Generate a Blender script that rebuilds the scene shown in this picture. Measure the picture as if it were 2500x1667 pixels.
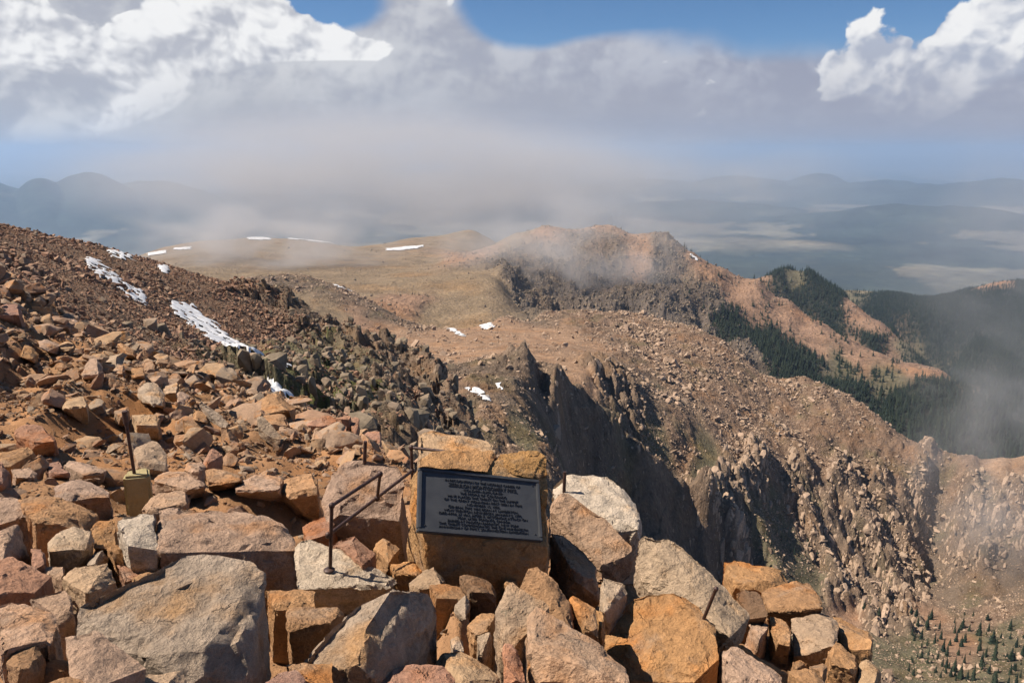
import bpy, bmesh, math, random
import numpy as np
from mathutils import Vector, Matrix

for _o in list(bpy.data.objects):
    bpy.data.objects.remove(_o)
random.seed(7)
rng = np.random.default_rng(11)
sc = bpy.context.scene
COL = sc.collection

# ------------------------------------------------------------------ camera
PW, PH, FPX, HORIZON = 2500.0, 1667.0, 1900.0, 365.0
PITCH = math.atan((PH / 2 - HORIZON) / FPX)
cam_d = bpy.data.cameras.new('camera')
cam_d.sensor_width = 36.0
cam_d.lens = FPX / PW * 36.0
cam_d.clip_start = 0.1
cam_d.clip_end = 400000.0
cam = bpy.data.objects.new('camera', cam_d)
cam.rotation_euler = (math.pi / 2 - PITCH, 0, 0)
COL.objects.link(cam)
sc.camera = cam

# ------------------------------------------------------------------ sun, sky, exposure
SUN_EL = math.radians(52)
SUN_AZ = math.radians(-87)          # measured from +Y (view direction) towards +X (right)
SUNV = Vector((math.cos(SUN_EL) * math.sin(SUN_AZ), math.cos(SUN_EL) * math.cos(SUN_AZ), math.sin(SUN_EL)))
sun_d = bpy.data.lights.new('sun', 'SUN')
sun_d.energy = 5.0
sun_d.angle = math.radians(0.53)
sun_d.color = (1.0, 0.91, 0.79)
sun = bpy.data.objects.new('sun', sun_d)
sun.rotation_euler = SUNV.to_track_quat('Z', 'Y').to_euler()
sun.location = SUNV * 50
COL.objects.link(sun)

world = bpy.data.worlds.new('World')
sc.world = world
world.use_nodes = True
wn, wl = world.node_tree.nodes, world.node_tree.links
wn.clear()
sc.view_settings.view_transform = 'Standard'
sc.view_settings.look = 'None'
sc.view_settings.exposure = 0.62
sc.view_settings.gamma = 1.0
sc.view_settings.use_curve_mapping = False
cy = sc.cycles
cy.use_denoising = True
cy.max_bounces = 5
cy.diffuse_bounces = 1
cy.glossy_bounces = 1
cy.transmission_bounces = 1
cy.volume_bounces = 2
cy.volume_step_rate = 1.0
cy.volume_max_steps = 64
cy.use_adaptive_sampling = True
cy.adaptive_threshold = 0.02
cy.sample_clamp_indirect = 4.0


class NT:
    """small helper that wires shader nodes"""
    def __init__(self, tree):
        self.t = tree
    def n(self, typ, **kw):
        nd = self.t.nodes.new(typ)
        for k, v in kw.items():
            setattr(nd, k, v)
        return nd
    def put(self, sock, v):
        if hasattr(v, 'is_output') or isinstance(v, bpy.types.NodeSocket):
            self.t.links.new(v, sock)
        else:
            if isinstance(v, (tuple, list)) and hasattr(sock, 'default_value') and len(sock.default_value) == 4 and len(v) == 3:
                v = (*v, 1.0)
            sock.default_value = v
    def m(self, op, a, b=None, c=None, clamp=False):
        nd = self.n('ShaderNodeMath', operation=op, use_clamp=clamp)
        self.put(nd.inputs[0], a)
        if b is not None: self.put(nd.inputs[1], b)
        if c is not None: self.put(nd.inputs[2], c)
        return nd.outputs[0]
    def vm(self, op, a, b=None, s=None):
        nd = self.n('ShaderNodeVectorMath', operation=op)
        self.put(nd.inputs[0], a)
        if b is not None: self.put(nd.inputs[1], b)
        if s is not None: self.put(nd.inputs[3], s)
        return nd.outputs['Value'] if op in ('DOT_PRODUCT', 'LENGTH', 'DISTANCE') else nd.outputs[0]
    def noise(self, vec, scale, detail=4.0, rough=0.55, lac=2.0, dist=0.0, out='Fac'):
        nd = self.n('ShaderNodeTexNoise')
        self.put(nd.inputs['Vector'], vec)
        nd.inputs['Scale'].default_value = scale
        nd.inputs['Detail'].default_value = detail
        nd.inputs['Roughness'].default_value = rough
        nd.inputs['Lacunarity'].default_value = lac
        nd.inputs['Distortion'].default_value = dist
        return nd.outputs[out]
    def ramp(self, v, lo, hi, a=0.0, b=1.0, smooth=True):
        nd = self.n('ShaderNodeMapRange', interpolation_type='SMOOTHSTEP' if smooth else 'LINEAR')
        self.put(nd.inputs[0], v)
        for i, x in enumerate((lo, hi, a, b)):
            self.put(nd.inputs[i + 1], x)
        return nd.outputs[0]
    def mix(self, f, a, b, mode='MIX'):
        nd = self.n('ShaderNodeMix', data_type='RGBA', blend_type=mode)
        self.put(nd.inputs[0], f)
        self.put(nd.inputs[6], a)
        self.put(nd.inputs[7], b)
        return nd.outputs[2]


# ------------------------------------------------------------------ numpy noise
_perm = rng.permutation(256).astype(np.int32)
_perm = np.concatenate([_perm, _perm, _perm])
_grad = rng.normal(size=(256, 3))
_grad /= np.linalg.norm(_grad, axis=1)[:, None]
_cell = rng.random((256, 3))

def perlin(x, y, z=0.0):
    x = np.asarray(x, float); y = np.asarray(y, float); z = np.zeros_like(x) + z
    xi, yi, zi = np.floor(x), np.floor(y), np.floor(z)
    xf, yf, zf = x - xi, y - yi, z - zi
    xi, yi, zi = xi.astype(np.int64) & 255, yi.astype(np.int64) & 255, zi.astype(np.int64) & 255
    u, v, w = [t * t * t * (t * (t * 6 - 15) + 10) for t in (xf, yf, zf)]
    res = 0.0
    for dx in (0, 1):
        for dy in (0, 1):
            h2 = _perm[_perm[xi + dx] + yi + dy]
            for dz in (0, 1):
                g = _grad[_perm[h2 + zi + dz]]
                d = g[..., 0] * (xf - dx) + g[..., 1] * (yf - dy) + g[..., 2] * (zf - dz)
                res = res + d * (u if dx else 1 - u) * (v if dy else 1 - v) * (w if dz else 1 - w)
    return res * 1.6

def fbm(x, y, z=0.0, octv=4, gain=0.5, lac=2.03):
    a, f, s = 1.0, 1.0, 0.0
    for i in range(octv):
        s = s + a * perlin(x * f + 17.3 * i, y * f + 5.1 * i, z * f + 3.7 * i)
        a *= gain; f *= lac
    return s

def ridged(x, y, z=0.0, octv=4, gain=0.5, lac=2.1):
    a, f, s = 1.0, 1.0, 0.0
    for i in range(octv):
        s = s + a * (1 - 2 * np.abs(perlin(x * f + 9.2 * i, y * f + 31.7 * i, z * f + 1.3 * i)))
        a *= gain; f *= lac
    return s

def cells(x, y, seed=0):
    """2D Voronoi: random value of the nearest cell and distance to its border"""
    xi, yi = np.floor(x), np.floor(y)
    d1 = np.full(x.shape, 9.0); d2 = np.full(x.shape, 9.0); val = np.zeros(x.shape)
    tx = np.zeros(x.shape); ty = np.zeros(x.shape)
    for ox in (-1, 0, 1):
        for oy in (-1, 0, 1):
            cx, cyy = xi + ox, yi + oy
            h = _perm[(_perm[(cx.astype(np.int64) + seed) & 255] + (cyy.astype(np.int64) & 255)) & 511]
            c = _cell[h]
            d = np.hypot(cx + c[..., 0] - x, cyy + c[..., 1] - y)
            near = d < d1
            d2 = np.where(near, d1, np.minimum(d2, d))
            val = np.where(near, c[..., 2], val)
            tx = np.where(near, cx + c[..., 0] - x, tx); ty = np.where(near, cyy + c[..., 1] - y, ty)
            d1 = np.where(near, d, d1)
    return val, d2 - d1, tx, ty

# ------------------------------------------------------------------ pixels <-> rays
CP, SP = math.cos(PITCH), math.sin(PITCH)
def ray(px, py):
    dx = (np.asarray(px, float) - PW / 2) / FPX
    dy = (PH / 2 - np.asarray(py, float)) / FPX
    x, y, z = dx, CP + SP * dy, -SP + CP * dy
    h = np.hypot(x, y)
    return x / h, y / h, z / h          # unit horizontal length, so point = ray * horizontal range
def P3(px, py, r):
    x, y, z = ray(px, py)
    return Vector((float(x * r), float(y * r), float(z * r)))
def project(x, y, z):
    f = y * CP - z * SP
    u = y * SP + z * CP
    f = np.where(f < 1e-6, 1e-6, f)
    return PW / 2 + FPX * x / f, PH / 2 - FPX * u / f

class Field:
    """smooth surface through points given as (photo x, photo y, horizontal range[, kind])"""
    def __init__(self, pts, k=2.2, c=0.03, lam=1e-4):
        q, t, kinds = [], [], []
        for p in pts:
            x, y, z = ray(p[0], p[1])
            q.append((math.atan2(x, y) * k, math.log(p[2])))
            t.append(float(z))
            kinds.append(p[3] if len(p) > 3 else 'T')
        self.q = np.array(q); self.k = k; self.c = c
        n = len(q)
        D = np.sqrt(((self.q[:, None] - self.q[None]) ** 2).sum(2) + c * c)
        A = np.zeros((n + 3, n + 3))
        A[:n, :n] = D - lam * np.eye(n) * -1 * -1
        A[:n, n] = 1; A[:n, n + 1:] = self.q
        A[n, :n] = 1; A[n + 1:, :n] = self.q.T
        self.w = np.linalg.solve(A, np.array(t + [0, 0, 0]))
        self.kinds = kinds
    def _uv(self, x, y):
        return np.arctan2(x, y) * self.k, np.log(np.maximum(np.hypot(x, y), 0.2))
    def z(self, x, y):
        x = np.asarray(x, float); y = np.asarray(y, float)
        u, v = self._uv(x, y)
        n = len(self.q)
        s = self.w[n] + self.w[n + 1] * u + self.w[n + 2] * v
        for i in range(n):
            s = s + self.w[i] * np.sqrt((u - self.q[i, 0]) ** 2 + (v - self.q[i, 1]) ** 2 + self.c ** 2)
        return s * np.hypot(x, y)
    def zgrid(self, X, Y):
        """z on a grid, worked out on every other row and column and filled in between"""
        return fill2(self.z, X, Y)
    def masks(self, x, y, warp=0.0, wl=1.0):
        u, v = self._uv(x, y)
        if warp:
            u = u + warp * fbm(x / wl, y / wl, 1.5, 4); v = v + warp * fbm(x / wl, y / wl, 7.5, 4)
        out = {}
        tot = 0
        for i, kd in enumerate(self.kinds):
            w = 1.0 / ((u - self.q[i, 0]) ** 2 + (v - self.q[i, 1]) ** 2 + 2e-4) ** 2.5
            out[kd] = out.get(kd, 0) + w
            tot = tot + w
        return {a: b / tot for a, b in out.items()}

def fill2(fn, X, Y):
    ii = np.unique(np.append(np.arange(0, X.shape[0], 2), X.shape[0] - 1)); jj = np.unique(np.append(np.arange(0, X.shape[1], 2), X.shape[1] - 1))
    q = fn(X[np.ix_(ii, jj)], Y[np.ix_(ii, jj)])
    many = isinstance(q, dict)
    res = {}
    for key, A in (q.items() if many else [(0, q)]):
        B = np.empty((X.shape[0], len(jj)))
        B[ii] = A
        for o in range(X.shape[0]):
            if o % 2 and o != ii[-1]: B[o] = (B[o - 1] + B[o + 1]) / 2
        C = np.empty(X.shape)
        C[:, jj] = B
        for o in range(X.shape[1]):
            if o % 2 and o != jj[-1]: C[:, o] = (C[:, o - 1] + C[:, o + 1]) / 2
        res[key] = C
    return res if many else res[0]

def link_mesh(name, verts, faces, mat=None, parent=None, smooth=True):
    me = bpy.data.meshes.new(name)
    verts = np.asarray(verts, np.float32)
    faces = np.asarray(faces, np.int32)
    n = faces.shape[1]
    me.vertices.add(len(verts)); me.vertices.foreach_set('co', verts.ravel())
    me.loops.add(faces.size); me.loops.foreach_set('vertex_index', faces.ravel())
    me.polygons.add(len(faces))
    me.polygons.foreach_set('loop_start', np.arange(0, faces.size, n, dtype=np.int32))
    me.polygons.foreach_set('use_smooth', np.full(len(faces), smooth))
    me.update(calc_edges=True)
    if mat: me.materials.append(mat)
    ob = bpy.data.objects.new(name, me)
    COL.objects.link(ob)
    if parent: ob.parent = parent
    return ob

def polar_grid(th0, th1, nth, r0, r1, nr):
    th = np.linspace(th0, th1, nth); lr = np.exp(np.linspace(math.log(r0), math.log(r1), nr))
    R, T = np.meshgrid(lr, th, indexing='ij')
    i = np.arange(nr * nth).reshape(nr, nth)
    f = np.stack([i[:-1, :-1], i[:-1, 1:], i[1:, 1:], i[1:, :-1]], -1).reshape(-1, 4)
    return R * np.sin(T), R * np.cos(T), R, T, f

def set_col(ob, rgb, name='Col'):
    a = ob.data.color_attributes.new(name, 'FLOAT_COLOR', 'POINT')
    c = np.ones((len(rgb), 4), np.float32); c[:, :3] = rgb
    a.data.foreach_set('color', c.ravel())

PAL = {'T': (0.22, 0.145, 0.098), 'S': (0.34, 0.215, 0.135), 'G': (0.245, 0.178, 0.112), 'X': (0.125, 0.100, 0.082), 'C': (0.19, 0.135, 0.095),  # X: far peak's cliff face, its shade put into a darker rock colour
       'F': (0.026, 0.030, 0.022), 'O': (0.30, 0.185, 0.12), 'M': (0.27, 0.22, 0.14), 'K': (0.17, 0.125, 0.09),
       'V': (0.15, 0.13, 0.08)}

def terrain_mat(name, s1, s2, bump, contrast=0.5, zs=1.0):
    m = bpy.data.materials.new(name); m.use_nodes = True
    t = NT(m.node_tree); t.t.nodes.clear()
    out = t.n('ShaderNodeOutputMaterial'); b = t.n('ShaderNodeBsdfPrincipled')
    t.t.links.new(b.outputs[0], out.inputs[0])
    b.inputs['Roughness'].default_value = 0.95
    b.inputs['Specular IOR Level'].default_value = 0.12
    g = t.n('ShaderNodeNewGeometry').outputs['Position']
    at = t.n('ShaderNodeAttribute', attribute_name='Col').outputs['Color']
    gs = t.vm('MULTIPLY', g, (1.0, 1.0, zs))
    n1 = t.noise(gs, s1, 6, 0.62); n2 = t.noise(gs, s2, 5, 0.65)
    v = t.m('MULTIPLY', t.ramp(n1, 0.25, 0.75, 1 - contrast, 1 + contrast, False), t.ramp(n2, 0.25, 0.75, 1 - contrast * .8, 1 + contrast * .8, False))
    c = t.vm('MULTIPLY', at, t.n('ShaderNodeCombineColor').outputs[0])
    cc = c.node.inputs[1].links[0].from_node
    for i in range(3): t.put(cc.inputs[i], v)
    n3 = t.noise(g, s1 * 0.37, 3, 0.5)
    c2 = t.mix(t.ramp(n3, 0.45, 0.75), c, t.vm('MULTIPLY', c, (1.12, 0.98, 0.82)))
    t.put(b.inputs['Base Color'], c2)
    bp = t.n('ShaderNodeBump'); bp.inputs['Strength'].default_value = 0.9
    bp.inputs['Distance'].default_value = bump
    t.put(bp.inputs['Height'], t.m('ADD', n2, t.m('MULTIPLY', n1, 1.5)))
    t.t.links.new(bp.outputs[0], b.inputs['Normal'])
    return m
# sky with drifting cumulus, all in view directions (azimuth, elevation), so it holds from any position
t = NT(world.node_tree)
sky = t.n('ShaderNodeTexSky', sky_type='NISHITA', sun_disc=False, sun_elevation=SUN_EL, sun_rotation=SUN_AZ, altitude=4300,
          air_density=1.0, dust_density=0.1, ozone_density=2.5)
dirv = t.n('ShaderNodeTexCoord').outputs['Generated']
sep = t.n('ShaderNodeSeparateXYZ'); t.put(sep.inputs[0], dirv)
az = t.m('ARCTAN2', sep.outputs[0], sep.outputs[1]); el = t.m('ARCSINE', sep.outputs[2])
comb = t.n('ShaderNodeCombineXYZ'); t.put(comb.inputs[0], az); t.put(comb.inputs[1], t.m('MULTIPLY', el, 1.25))
uv = comb.outputs[0]
w1 = t.noise(uv, 7.0, 4, 0.55, out='Color')
uvw = t.vm('ADD', uv, t.vm('MULTIPLY', t.vm('SUBTRACT', w1, (0.5, 0.5, 0.5)), (0.075, 0.06, 0.0)))

def billow(vec, scale, detail, rough):
    nd = t.n('ShaderNodeTexVoronoi', feature='SMOOTH_F1', voronoi_dimensions='2D')
    t.put(nd.inputs['Vector'], vec)
    nd.inputs['Scale'].default_value = scale
    nd.inputs['Detail'].default_value = detail
    nd.inputs['Roughness'].default_value = rough
    nd.inputs['Smoothness'].default_value = 0.8
    nd.inputs['Lacunarity'].default_value = 2.3
    return t.m('SUBTRACT', 1.0, nd.outputs['Distance'])
def puff(vec):
    """heaped cloud relief: broad billows, small billows, wisps"""
    return t.m('ADD', t.m('ADD', t.m('MULTIPLY', billow(vec, 9.0, 0, 0.5), 0.50), t.m('MULTIPLY', billow(vec, 24.0, 1, 0.5), 0.26)), t.m('MULTIPLY', t.noise(vec, 14.0, 6, 0.62), 0.55))

def ang(px, py):
    x, y, z = [float(v) for v in ray(px, py)]
    return math.atan2(x, y), math.atan(z)
def gauss(px, py, wx, wy, rot=0.0, up=0.0):
    a, e = ang(px, py)
    du = t.m('SUBTRACT', az, a); dv = t.m('SUBTRACT', el, e - up)
    c, s = math.cos(rot), math.sin(rot)
    x = t.m('MULTIPLY', t.m('ADD', t.m('MULTIPLY', du, c), t.m('MULTIPLY', dv, s)), FPX / wx)
    y = t.m('MULTIPLY', t.m('SUBTRACT', t.m('MULTIPLY', dv, c), t.m('MULTIPLY', du, s)), FPX / wy)
    return t.m('EXPONENT', t.m('MULTIPLY', t.m('ADD', t.m('MULTIPLY', x, x), t.m('MULTIPLY', y, y)), -1.0))
def total(lst):
    s = lst[0]
    for q in lst[1:]: s = t.m('ADD', s, q)
    return s

F0 = billow(uvw, 46.0, 1, 0.5); F1 = billow(t.vm('ADD', uvw, (-0.006, 0.008, 0.0)), 46.0, 1, 0.5)
H0 = puff(uvw); H1 = puff(t.vm('ADD', uvw, (-0.020, 0.026, 0.0)))
n1 = t.noise(uvw, 5.0, 7, 0.58)
HEADS = [(560, 30, 150, 130), (480, 160, 200, 120, 0.6), (330, 285, 130, 45, 0.35), (640, 180, 140, 110), (720, 110, 80, 60), (870, 110, 130, 42), (150, 170, 200, 90), (60, 60, 260, 90),
         (2040, 190, 140, 75, 0.5), (2320, 180, 210, 105, 0.5), (2470, 110, 150, 90, 0.3), (2280, 285, 140, 48, 0.35), (2640, 160, 200, 140), (-250, 120, 220, 120)]
heads = total([gauss(*h) for h in HEADS])
lower = total([gauss(*(tuple(h) + (0.0,) * (5 - len(h))), up=0.030) for h in HEADS])
under = t.ramp(t.m('SUBTRACT', lower, heads), 0.0, 0.35)
layer = total([gauss(80, 130, 420, 170), gauss(200, 230, 260, 80), gauss(-250, 150, 300, 170), gauss(650, 260, 460, 190), gauss(1050, 290, 460, 190), gauss(1450, 250, 300, 110), gauss(1100, 190, 140, 60), gauss(1370, 190, 170, 55, 0.4),
               gauss(1700, 310, 460, 120), gauss(1020, 60, 130, 170), gauss(2300, 300, 460, 130), gauss(1950, 280, 320, 90), gauss(1900, 380, 700, 70), gauss(900, 400, 500, 90)])
# the same kind of cloud all round the horizon and overhead, beyond the frame
ring = t.m('MULTIPLY', t.ramp(t.m('ABSOLUTE', az), 0.66, 0.95), t.ramp(t.noise(uv, 2.2, 4, 0.5), 0.52, 0.70))
ring = t.m('MULTIPLY', ring, t.ramp(el, -0.02, 0.5, 1.0, 0.25))
over = t.m('MULTIPLY', t.ramp(el, 0.24, 0.45), t.ramp(t.noise(dirv, 3.0, 5, 0.55), 0.48, 0.66))
gaps = total([gauss(800, 25, 140, 50), gauss(1290, 30, 120, 75), gauss(440, 15, 35, 35), gauss(1500, 10, 200, 40)])
layer = t.m('SUBTRACT', layer, t.m('MULTIPLY', gaps, 1.3))
layer = t.m('ADD', layer, t.m('ADD', ring, t.m('MULTIPLY', over, 0.3)))
dh = t.m('ADD', heads, t.m('MULTIPLY', t.m('SUBTRACT', H0, 0.80), 3.0))
a_head = t.m('MULTIPLY', t.ramp(t.m('ADD', dh, t.m('MULTIPLY', t.m('SUBTRACT', F0, 0.6), 0.22)), 0.38, 0.58), t.ramp(under, 0.0, 0.9, 1.0, 0.12))
a_layer = t.ramp(t.m('ADD', layer, t.m('MULTIPLY', t.m('SUBTRACT', n1, 0.5), 1.3)), 0.16, 0.95, 0.0, 0.97)
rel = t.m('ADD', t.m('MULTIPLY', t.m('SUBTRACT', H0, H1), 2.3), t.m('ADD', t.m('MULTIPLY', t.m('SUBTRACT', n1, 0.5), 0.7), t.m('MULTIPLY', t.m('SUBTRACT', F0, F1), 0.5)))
side = t.ramp(az, -0.40, 0.40)                  # painted cloud tint: brighter towards the sun, blue-grey away from it
lit = t.ramp(rel, -0.45, 0.40)  # sunlit and shaded flanks of the billows, painted into the cloud colour
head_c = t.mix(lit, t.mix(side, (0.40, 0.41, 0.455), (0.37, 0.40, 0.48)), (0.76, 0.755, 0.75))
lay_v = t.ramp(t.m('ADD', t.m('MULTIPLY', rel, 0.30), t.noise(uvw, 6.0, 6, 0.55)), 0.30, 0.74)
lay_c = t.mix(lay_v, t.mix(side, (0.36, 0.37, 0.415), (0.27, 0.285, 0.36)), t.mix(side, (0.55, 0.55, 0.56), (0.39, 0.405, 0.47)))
hz = t.mix(t.ramp(el, -0.02, 0.15), (0.20, 0.285, 0.385), t.vm('MULTIPLY', sky.outputs[0], (0.058, 0.074, 0.082)))
veil = t.m('MULTIPLY', t.ramp(t.m('ADD', el, t.m('MULTIPLY', t.m('SUBTRACT', n1, 0.5), 0.12)), 0.015, 0.115, 1.0, 0.0), t.ramp(t.m('ADD', az, t.m('MULTIPLY', t.m('SUBTRACT', n1, 0.5), 0.25)), -0.47, -0.33, 0.0, 0.93))
veil_c = t.mix(side, (0.37, 0.365, 0.385), (0.30, 0.305, 0.365))
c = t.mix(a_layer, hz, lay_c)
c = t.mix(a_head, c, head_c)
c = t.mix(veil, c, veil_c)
bg = t.n('ShaderNodeBackground'); bg.inputs[1].default_value = 0.80
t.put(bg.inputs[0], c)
wo = t.n('ShaderNodeOutputWorld'); t.t.links.new(bg.outputs[0], wo.inputs[0])
world.cycles.sampling_method = 'MANUAL'
world.cycles.sample_map_resolution = 512

# ================================================================== STRUCTURE: summit ground, slopes, ridges, plain
def behind(pts, steps):
    """hidden ground falling away behind a crest"""
    out = []
    for p in pts:
        for dy, fr in steps:
            out.append((p[0], p[1] + dy, p[2] * fr) + tuple(p[3:]))
    return out

# ---- near ground of the summit
near_crest = [(-250, 600, 26), (-100, 615, 25), (0, 650, 24), (60, 690, 24), (150, 770, 23), (270, 850, 22), (400, 890, 21), (560, 940, 20),
              (700, 985, 19), (780, 1030, 17), (900, 1085, 14), (1000, 1130, 11), (1100, 1155, 9.2), (1250, 1200, 8.4),
              (1400, 1240, 7.9), (1500, 1330, 7.2), (1650, 1400, 7.2), (1850, 1450, 7.2), (2000, 1560, 6.4), (2090, 1670, 6.0), (2160, 1760, 5.6), (2400, 1950, 5.0)]
near_pts = [(-200, 1667, 2.7), (300, 1667, 2.7), (900, 1667, 3.0), (1500, 1667, 3.4), (1850, 1720, 4.0), (2050, 1740, 4.7),
            (-250, 1450, 3.8), (0, 1450, 3.9), (500, 1450, 4.1), (1000, 1450, 4.6), (1400, 1450, 4.9), (1750, 1520, 5.1), (1950, 1610, 5.3),
            (-200, 1300, 5.1), (0, 1300, 5.2), (400, 1300, 5.4), (760, 1350, 5.2), (930, 1345, 6.0), (1200, 1420, 5.15), (1500, 1400, 6.0), (1750, 1450, 6.3),
            (-200, 1180, 7), (0, 1180, 7), (200, 1190, 7.2), (500, 1190, 7.4), (700, 1160, 8.2), (900, 1240, 7.6), (1300, 1290, 6.8),
            (-150, 1060, 10), (100, 1060, 10), (300, 1050, 10.5), (500, 1050, 11), (700, 1070, 11), (850, 1120, 9.8),
            (-170, 730, 14), (-330, 620, 13), (-170, 650, 17), (0, 900, 14), (150, 900, 14), (300, 900, 15), (450, 930, 16), (600, 970, 16), (700, 1015, 15), (800, 1060, 13.5),  # points left of view: unseen ground raised to cast shade on the mound
            (0, 770, 19), (150, 815, 19)] + near_crest
near_pts += behind(near_crest[:12], ((170, 1.35), (420, 2.4))) + behind(near_crest[12:], ((200, 1.3), (500, 2.2)))
near_pts += [(x, 3200, 1.2) for x in range(-600, 3200, 600)] + [(x, 2250, 1.8) for x in range(-600, 3200, 600)]
NEAR = Field(near_pts, k=1.6, c=0.06)

def near_z(x, y):
    r = np.hypot(x, y)
    a = np.clip(r / 9, 0.4, 1.6)
    return NEAR.z(x, y) + a * (0.05 * fbm(x / 0.9, y / 0.9, 2.0, 4) + 0.015 * fbm(x / 0.12, y / 0.12, 5.0, 3))

def sand(u, v):
    """1 on the open rocky parts, near 0 on the trodden sandy path and the gravel pockets"""
    a = 0
    for (cu, cv, wu, wv) in ((120, 1180, 180, 28), (610, 1190, 200, 30), (300, 1265, 60, 25), (250, 1350, 60, 25), (150, 1620, 140, 40), (1120, 1500, 45, 45), (450, 1480, 60, 25)):
        a = np.maximum(a, np.exp(-(((u - cu) / wu) ** 2 + ((v - cv) / wv) ** 2)))
    return np.clip(1 - 1.15 * a, 0.0, 1)
def ground_z(x, y):
    """the soil itself: lower between the boulders than along the sandy path"""
    z = near_z(x, y)
    u, v = project(x, y, z)
    r = np.hypot(x, y)
    rug = np.clip((r - 9) / 3, 0, 1) * np.clip((27 - r) / 4, 0, 1)
    z = z + rug * sand(u, v) * (0.28 * ridged(x / 2.1, y / 2.1, 3.0, 3) - 0.2)
    return z - sand(u, v) * np.clip(0.38 + 0.14 * fbm(x / 0.7, y / 0.7, 6.0, 3), 0.02, 0.6) * np.clip((r - 1.5) / 1.5, 0, 1) * np.clip(1.5 - r / 9, 0.25, 1.0)

def near_hit(px, py):
    """where the sight line through a photo pixel meets the near ground"""
    x, y, z = [float(v) for v in ray(px, py)]
    r0, r1, n = 1.3, 30.0, 360
    rr = np.exp(np.linspace(math.log(r0), math.log(r1), n))
    below = z * rr < near_z(x * rr, y * rr)
    if not below.any(): return 22.0
    i = int(np.argmax(below))
    return float(rr[i])

m_soil = terrain_mat('sandy_soil', 1.1, 55.0, 0.02, 0.36)
X, Y, R, T, Fc = polar_grid(-0.80, 0.78, 430, 1.15, 44, 330)
Z = ground_z(X, Y)
near_ob = link_mesh('ground', np.stack([X, Y, Z], -1).reshape(-1, 3), Fc, m_soil)
near_ob['kind'] = 'structure'
x_, y_ = X.ravel(), Y.ravel()
mixn = np.clip(fbm(x_ / 1.7, y_ / 1.7, 3, 4) * 0.6 + 0.5, 0, 1)[:, None]
set_col(near_ob, np.array((0.36, 0.205, 0.11)) * mixn + np.array((0.27, 0.145, 0.07)) * (1 - mixn))

# ---- talus slope on the left with the crag at its end
tal_crest = [(-350, 470, 150, 'T'), (-150, 520, 165, 'T'), (0, 556, 172, 'T'), (100, 576, 180, 'T'), (200, 596, 188, 'T'), (300, 618, 196, 'T'), (350, 632, 200, 'T'),
             (430, 660, 206, 'T'), (510, 696, 210, 'T'), (590, 735, 208, 'T'), (680, 775, 204, 'K'), (760, 800, 200, 'K'), (810, 832, 196, 'C'),
             (870, 862, 192, 'C'), (940, 880, 186, 'C'), (1000, 878, 182, 'C'), (1045, 905, 176, 'C'), (1085, 960, 168, 'C'), (1125, 1010, 160, 'C'), (1150, 1060, 152, 'C'), (1180, 1130, 140, 'C')]
tal_pts = tal_crest + behind(tal_crest[:10], ((60, 1.25), (170, 1.7))) + behind(tal_crest[10:], ((150, 1.12), (420, 1.6)))
tal_pts += [(-350, 640, 60, 'T'), (-150, 650, 60, 'T'), (0, 665, 60, 'T'), (100, 735, 58, 'T'), (200, 805, 58, 'T'), (300, 850, 60, 'T'), (400, 890, 62, 'T'), (500, 930, 64, 'T'),
            (600, 965, 70, 'T'), (700, 985, 80, 'V'), (800, 1000, 88, 'V'), (880, 1030, 92, 'V'), (950, 1075, 90, 'C'), (1020, 1130, 84, 'C'), (1100, 1230, 70, 'C'), (1250, 1500, 50, 'C'),
            (0, 600, 110, 'T'), (200, 700, 100, 'T'), (400, 790, 110, 'T'), (600, 880, 115, 'T'), (300, 740, 120, 'T'), (500, 770, 150, 'T'), (650, 830, 150, 'T'), (720, 900, 125, 'V'),
            (800, 900, 145, 'V'), (780, 950, 110, 'V'), (870, 930, 140, 'V'), (900, 985, 112, 'V'), (970, 960, 140, 'K'), (1000, 1010, 130, 'C'), (1060, 1060, 135, 'C'), (1080, 1010, 150, 'C'),
            (1010, 930, 166, 'C'), (1090, 1120, 120, 'C'),
            (-300, 900, 30, 'T'), (0, 950, 29, 'T'), (400, 1060, 29, 'T'), (800, 1180, 30, 'T'), (1100, 1400, 30, 'C'), (1400, 1800, 30, 'C'), (1400, 1700, 60, 'C'), (1400, 1600, 120, 'C')]
TAL = Field(tal_pts, k=2.0, c=0.04)
X, Y, R, T, Fc = polar_grid(-0.72, 0.02, 480, 27, 330, 480)
Z = TAL.zgrid(X, Y)
mk = fill2(lambda a, b: TAL.masks(a, b, 0.05, 22.0), X, Y)
g = lambda k: mk.get(k, 0 * X)
cr = np.clip(g('C') + 0.75 * g('K') + 0.55 * g('V'), 0, 1)
v1, e1, tx1, ty1 = cells(X / 7.5 + 0.4 * fbm(X / 9, Y / 9, 1, 3), Y / 7.5 + 0.4 * fbm(X / 9, Y / 9, 4, 3))
v2, e2, tx2, ty2 = cells(X / 2.6, Y / 2.6, 5)
Z = Z + 0.7 * fbm(X / 16, Y / 16, 2, 4) * (1 - cr) + 0.16 * ridged(X / 2.2, Y / 2.2, 2, 3)
Z = Z + cr * ((v1 - 0.55) * 6.0 + (v2 - 0.5) * 1.6 + 2.2 * ridged(X / 13, Y / 13, 6, 3) + tx1 * 0.5 + 0.6 * ridged(X / 4, Y / 4, 3, 4))
TALXYZ = (X, Y, Z)
m_talus = terrain_mat('talus', 0.5, 3.0, 0.5, 0.45, 0.6)
tal_ob = link_mesh('talus_slope', np.stack([X, Y, Z], -1).reshape(-1, 3), Fc, m_talus)
tal_ob['kind'] = 'structure'
def blend_cols(mk, shape, tint=None):
    c = np.zeros(shape + (3,))
    for k, w in mk.items():
        c += w[..., None] * np.array(PAL[k])
    return c.reshape(-1, 3)
ct = blend_cols(mk, X.shape)
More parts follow.
